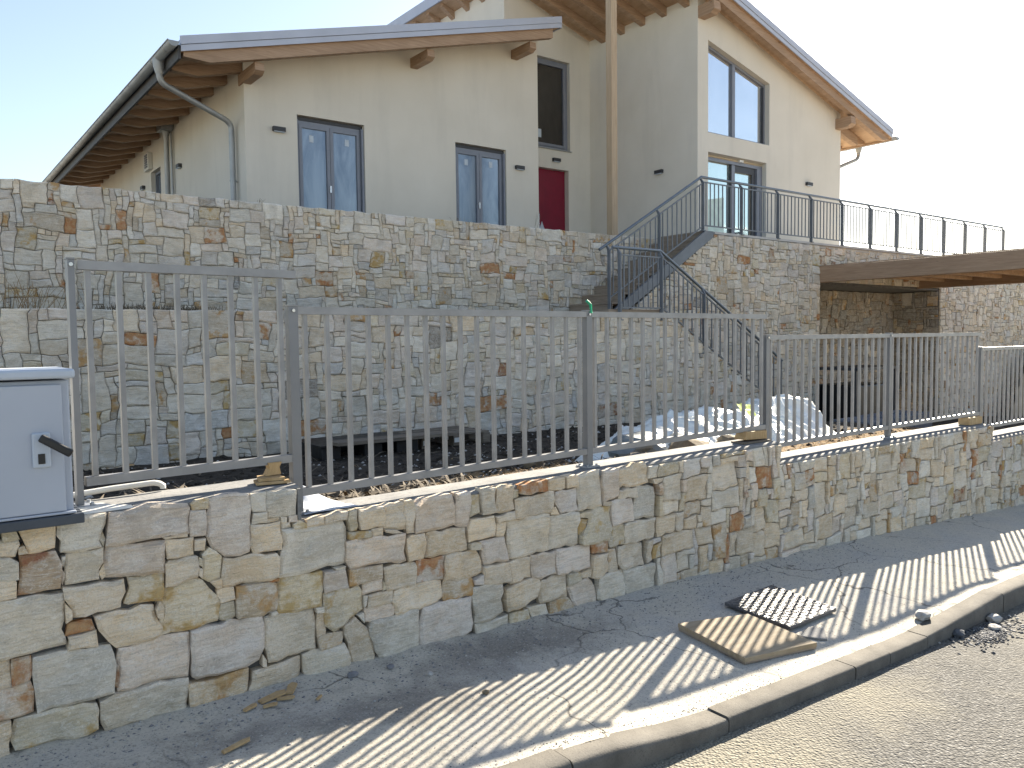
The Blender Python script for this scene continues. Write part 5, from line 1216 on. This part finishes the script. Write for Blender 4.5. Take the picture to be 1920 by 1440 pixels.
sack((5.62, 5.45, soil(5.6, 5.45) + .12), .28, 5, "sack", MT['greybag']); sack((6.12, 5.3, soil(6.1, 5.3) + .10), .25, 8, "sack", MT['greybag']); sack((6.7, 5.2, soil(6.7, 5.2) + .08), .21, 12, "sack", MT['rockbrown'])
m = MB(); m.grid(10, 8, lambda s, t_: (7.62 + .26 * s + .04 * t_, 5.72 + .12 * t_, heapz(7.75, 5.8) + soil(7.7, 5.8) - .01 + .12 * t_ - .03 * s + .012 * noise.noise(Vector((s * 4, t_ * 4, 1))))); tag(m.obj("lime_sheet", MT['lime'], None), "lime yellow scrap caught on the whitish plastic heap", "scrap")
for i, (x, y, r, lab) in enumerate(((5.55, 4.75, .17, "brown field rock lying behind the coping, left of the orange-brown offcut"), (5.95, 4.9, .11, "smaller brown rock in the shadow under the plastic heap"), (3.28, 4.02, .05, "dark clod beside the middle fence post on the dry straw"), (4.75, 5.95, .11, "squarish tan rock at the left end of the plastic heap"))):
    rock("field_rock", (x, y, soil(x, y) + r * (.5 if i != 2 else .9)), r, 40 + i, MT['rockbrown'] if i != 2 else MT['gravel'], lab, squash=.7)
MB_ = MB
# scattered stuff: pebbles, straw, earth clods
def scatter(name, mat, n, region, size, seed, flat=.7, zf=None, shape='rock'):
    rr = random.Random(seed); m = MB()
    for _ in range(n):
        x, y = region(rr); z = zf(x, y); s = size(rr)
        if shape == 'rock':
            a = rr.uniform(0, 6.3); e = [rr.uniform(.6, 1.15) for _ in range(8)]
            vs = []
            for k in range(5):
                b_ = a + k * 1.2566; vs.append((x + s * e[k] * math.cos(b_), y + s * e[k] * math.sin(b_) * .8, z + s * .10 * e[k]))
            c1 = (x + s * .1, y, z + s * flat * e[5]); vs += [c1, (x, y, z - s * .3)]
            m.add(vs, [(k, (k + 1) % 5, 5) for k in range(5)] + [((k + 1) % 5, k, 6) for k in range(5)], True)
        else:
            a = rr.uniform(0, 6.3); b_ = rr.uniform(-.25, .45); L = s; w = L * rr.uniform(.02, .05) + .001
            d = Vector((math.cos(a) * math.cos(b_), math.sin(a) * math.cos(b_), math.sin(b_))); p = Vector((x, y, z + .006)); q = p + d * L * .5 + Vector((0, 0, L * .10)); r_ = p + d * L
            sd_ = Vector((-math.sin(a), math.cos(a), .3)) * w
            m.add([p - sd_, p + sd_, q + sd_, q - sd_, r_], [(0, 1, 2, 3), (3, 2, 4)])
    return struct(m.obj(name, mat, None), "stuff")
gar = lambda y0, y1, x0=.2, x1=11: (lambda r: (r.uniform(x0, x1), y0 + (y1 - y0) * r.random()))
scatter("white_pebbles", MT['pebble'], 900, gar(4.6, 8.7), lambda r: r.uniform(.008, .03) * (1.6 if r.random() < .12 else 1), 1, .7, soil)
scatter("earth_clods", MT['soil'], 1600, gar(4.2, 8.8), lambda r: r.uniform(.012, .05), 2, .8, soil)
scatter("straw", MT['straw'], 4500, lambda r: (lambda x: (x, Yc(x) + .2 + abs(r.gauss(0, 1.1))))(r.uniform(1.6, 10.5)), lambda r: r.uniform(.025, .08), 3, zf=soil, shape='s')
scatter("dead_grass", MT['strawdark'], 3500, lambda r: (lambda x: (x, Yc(x) + .2 + abs(r.gauss(0, .9))))(r.uniform(.3, 3.0)), lambda r: r.uniform(.06, .26), 4, zf=soil, shape='s')
scatter("dead_grass", MT['strawdark'], 1500, gar(5, 8.6), lambda r: r.uniform(.05, .2), 6, zf=soil, shape='s')
scatter("wood_chippings", MT['chip'], 5000, lambda r: (lambda x: (x, Yc(x) + .2 + abs(r.gauss(0, .9))))(r.uniform(1.9, 9.5)), lambda r: r.uniform(.006, .02), 7, .35, soil)
# dry growth on the ledge and wall tops: each tuft a plant of its own
def tuft(x, y, z, n, h, seed, label, spread=.25, mat=None, group=None):
    rr = random.Random(seed); m = MB()
    for _ in range(n):
        a = rr.uniform(0, 6.3); L = h * rr.uniform(.5, 1.0); ln = rr.uniform(.1, .9); p = Vector((x + rr.gauss(0, spread * .45), y + rr.uniform(-.08, .12), z))
        d = Vector((math.cos(a) * ln, math.sin(a) * ln * .6, 1)).normalized(); q = p + d * L * .6; r_ = q + Vector((d.x * L * .35, d.y * L * .3, L * rr.uniform(-.1, .3))); w = .0022
        m.add([p - Vector((w, 0, 0)), p + Vector((w, 0, 0)), q + Vector((w, 0, 0)), q - Vector((w, 0, 0)), r_], [(0, 1, 2, 3), (3, 2, 4)])
    t_ = root("dry_plant", label, "plant", (x, y, z), group); struct(m.obj("stems", mat or MT['twig'], t_), "stuff"); return t_
tuft(1.05, 9.15, .30, 60, .55, 1, "tall dry weeds on the wall ledge at the left edge, behind the cabinet", .4, MT['straw'])
tuft(1.95, 9.05, .30, 260, .17, 2, "flat mat of dead grass on the wall ledge behind the first fence bars", .5, MT['strawdark'])
tuft(2.55, 9.05, .30, 240, .15, 3, "mat of dead grass on the wall ledge, right of the first mat", .4, MT['strawdark'])
tuft(4.12, 11.25, 1.90, 7, .20, 4, "thin twigs on the wall top in front of the downpipe", .03)
tuft(7.45, 11.25, 1.90, 8, .22, 5, "two dry sprigs on the wall top between the French windows", .12)
tuft(9.2, 11.4, 1.90, 3, .62, 6, "single tall dry stem on the wall top before the house corner", .02)
tuft(.55, 11.25, 1.93, 4, .16, 7, "tiny dry sprig on the wall top at the far left", .03)
tuft(18.9, 10.02, 1.96, 5, .32, 8, "bent dry weed on the terrace edge under the railing", .05)

# ------------------------------------------------------------------ on the pavement
mh = root("manhole_cover", "black ribbed square manhole cover lying askew on the pavement", "manhole cover", (4.35, 2.98, side(4.35, 2.98)))
def quad_slab(C, zf, t0, t1, name, mat, parent, bevel=0.003):
    m = MB(); m.add([(x, y, zf(x, y) + t0) for x, y in C] + [(x, y, zf(x, y) + t1) for x, y in C], [(3, 2, 1, 0), (4, 5, 6, 7), (0, 1, 5, 4), (1, 2, 6, 5), (2, 3, 7, 6), (3, 0, 4, 7)]); return m.obj(name, mat, parent, bevel=bevel)
MT['iron'] = simple("cast_iron", (0.12, 0.12, 0.125), 0.5, 0.4, 0.3, 15, 0.4, 120)
CV = [(4.095, 2.735), (4.658, 2.778), (4.630, 3.240), (4.040, 3.165)]
quad_slab(CV, side, .012, .034, "plate", MT['iron'], mh)
m = MB()
for i in range(17):
    for j in range(15):
        s_, t_ = (i + .5) / 17, (j + .5) / 15; d_ = .010 if (i + j) % 2 else -.010
        P = [Vector((*CV[k], 0)) for k in range(4)]; q = (P[0] * (1 - s_) + P[1] * s_) * (1 - t_) + (P[3] * (1 - s_) + P[2] * s_) * t_
        z = side(q.x, q.y) + .0342
        m.bar((q.x - .010, q.y - d_, z), (q.x + .010, q.y + d_, z), .007, .004)
struct(m.obj("ribs", MT['iron'], mh), "stuff")
quad_slab([(4.09, 2.66), (4.20, 2.56), (4.33, 2.66), (4.26, 2.72)], side, -.002, .010, "broken_frame", MT['coping'], mh)
bd = root("plywood_board", "warped pale plywood board lying on the pavement next to the manhole cover", "board", (3.65, 2.7, side(3.65, 2.7)))
MT['ply'] = wood_material("plywood", (0.27, 0.21, 0.135), (0.39, 0.32, 0.225), (4, 26, 4), 0.8, False)
BC = [(3.467, 2.583), (4.027, 2.517), (3.991, 2.955), (3.470, 3.045)]
quad_slab(BC, lambda x, y: side(x, y) + .014 + .012 * (y - 2.5), 0, .026, "sheet", MT['ply'], bd)
quad_slab([(x * .996 + .004 * 3.74, y * .99 + .01 * 2.7) for x, y in BC], lambda x, y: side(x, y) + .006, -.002, .016, "under_batten", MT['stepwood'], bd)
MT['greystone'] = simple("grey_stone", (0.20, 0.20, 0.21), 0.85, 0, 0.25, 30)
chips = [(a_, b_, L_ * .72, w_ * .72, r_) for a_, b_, L_, w_, r_ in [(1.235, 3.40, .17, .055, .2), (1.33, 3.425, .13, .05, 1.0), (1.28, 3.36, .10, .03, -.5), (1.12, 3.35, .085, .03, .35), (1.40, 3.28, .05, .015, .6), (1.20, 3.33, .08, .025, -.2), (0.965, 3.06, .16, .03, .25)]]
CL = ["largest splintered wood chip at the wall foot", "wood chip with a dark bark strip at the wall foot", "small reddish wood chip before the splintered one", "slim pale wood chip left of the splinter pile", "tiny wood sliver out on the pavement", "orange wood chip between the slim chip and the splinter pile", "lone wood stick on the pavement away from the wall"]
for (x, y, L, w, a), lab in zip(chips, CL):
    z = pz(x, y) + .008; d = Vector((math.cos(a), math.sin(a), .06)); n_ = Vector((-math.sin(a), math.cos(a), 0)); c_ = Vector((x, y, z))
    P = [c_ - d * L / 2 - n_ * w / 2, c_ + d * L * .45 - n_ * w * .6, c_ + d * L * .55 + n_ * w * .1, c_ + d * L * .3 + n_ * w / 2, c_ - d * L * .5 + n_ * w * .35]
    m = MB(); m.add([tuple(p) for p in P] + [tuple(p + Vector((0, 0, .009))) for p in P], [(4, 3, 2, 1, 0), (5, 6, 7, 8, 9)] + [(i, (i + 1) % 5, 5 + (i + 1) % 5, 5 + i) for i in range(5)])
    tag(m.obj("wood_chip", MT['chip'], None), lab, "wood chip", "wood chips on the pavement")
for i, (x, y, r, mt, lab) in enumerate(((1.63, 3.42, .024, 'greystone', "dark pebble by the wall foot under the slanted stone"), (1.83, 3.42, .020, 'greystone', "second dark pebble close to the wall foot"), (1.95, 3.25, .017, 'pebble', "pale pebble on the dirt near the wall"), (2.04, 2.92, .018, 'rockbrown', "brown pebble at the edge of the bar shadows"), (5.07, 2.44, .05, 'pebble', "angular pale stone lying on the kerb edge"), (1.02, 3.30, .012, 'pebble', "small white pebble in front of the left stones"))):
    rock("loose_stone", (x, y, pz(x, y) + r * .5), r, 70 + i, MT[mt], lab, "stone", .6, "loose stones on the pavement")
scatter("grit", MT['greystone'], 1100, lambda r: (lambda x: (x, Yc(x) - .2 - abs(r.gauss(0, .22))))(r.uniform(.1, 6.5)), lambda r: r.uniform(.002, .009) * (1.5 if r.random() < .05 else 1), 8, .7, pz)
scatter("grit", MT['pebble'], 900, lambda r: (lambda x: (x, Yc(x) - .17 - abs(r.gauss(0, .25))))(r.uniform(.1, 7.5)), lambda r: r.uniform(.002, .010), 9, .7, pz)
scatter("grit", MT['gravel'], 500, lambda r: (r.uniform(.8, 7), r.uniform(2.32, 3.4)), lambda r: r.uniform(.002, .006), 10, .7, pz)
scatter("kerb_grit", MT['gravel'], 450, lambda r: (lambda x: (x, kfront(x) + .13 + abs(r.gauss(0, .035))))(r.uniform(1.2, 3.6)), lambda r: r.uniform(.0015, .005), 14, .8, pz)
def rub(r):
    a = r.uniform(0, 6.3); d = abs(r.gauss(0, .42)); return (5.45 + math.cos(a) * d * .55, min(2.28, 2.18 + math.sin(a) * d * .17))
scatter("rubble", MT['gravel'], 900, rub, lambda r: r.uniform(.004, .018), 11, .8, road)
scatter("rubble", MT['pebble'], 160, rub, lambda r: r.uniform(.005, .02), 12, .6, road)
for i, (x, y, r) in enumerate(((5.19, 2.27, .05), (5.70, 2.27, .06), (5.52, 2.20, .04))):
    rock("rubble_stone", (x, y, road(x, y) + r * .4), r, 90 + i, MT['pebble' if i else 'gravel'], ("dark chunk at the left end of the rubble by the kerb", "largest pale chunk in the rubble against the kerb", "middle pale chunk in the rubble by the kerb")[i], "stone", .5, "rubble chunks by the kerb")
scatter("grit", MT['greystone'], 2600, lambda r: (r.uniform(.6, 7.5), r.uniform(2.34, 3.45)), lambda r: r.uniform(.0015, .0045), 17, .8, pz)
scatter("grit", MT['pebble'], 1200, lambda r: (r.uniform(.6, 7.5), r.uniform(2.34, 3.45)), lambda r: r.uniform(.0015, .005), 18, .8, pz)
scatter("road_grit", MT['gravel'], 500, lambda r: (r.uniform(1.5, 8), r.uniform(.2, 2.1)), lambda r: r.uniform(.002, .007), 13, .7, road)
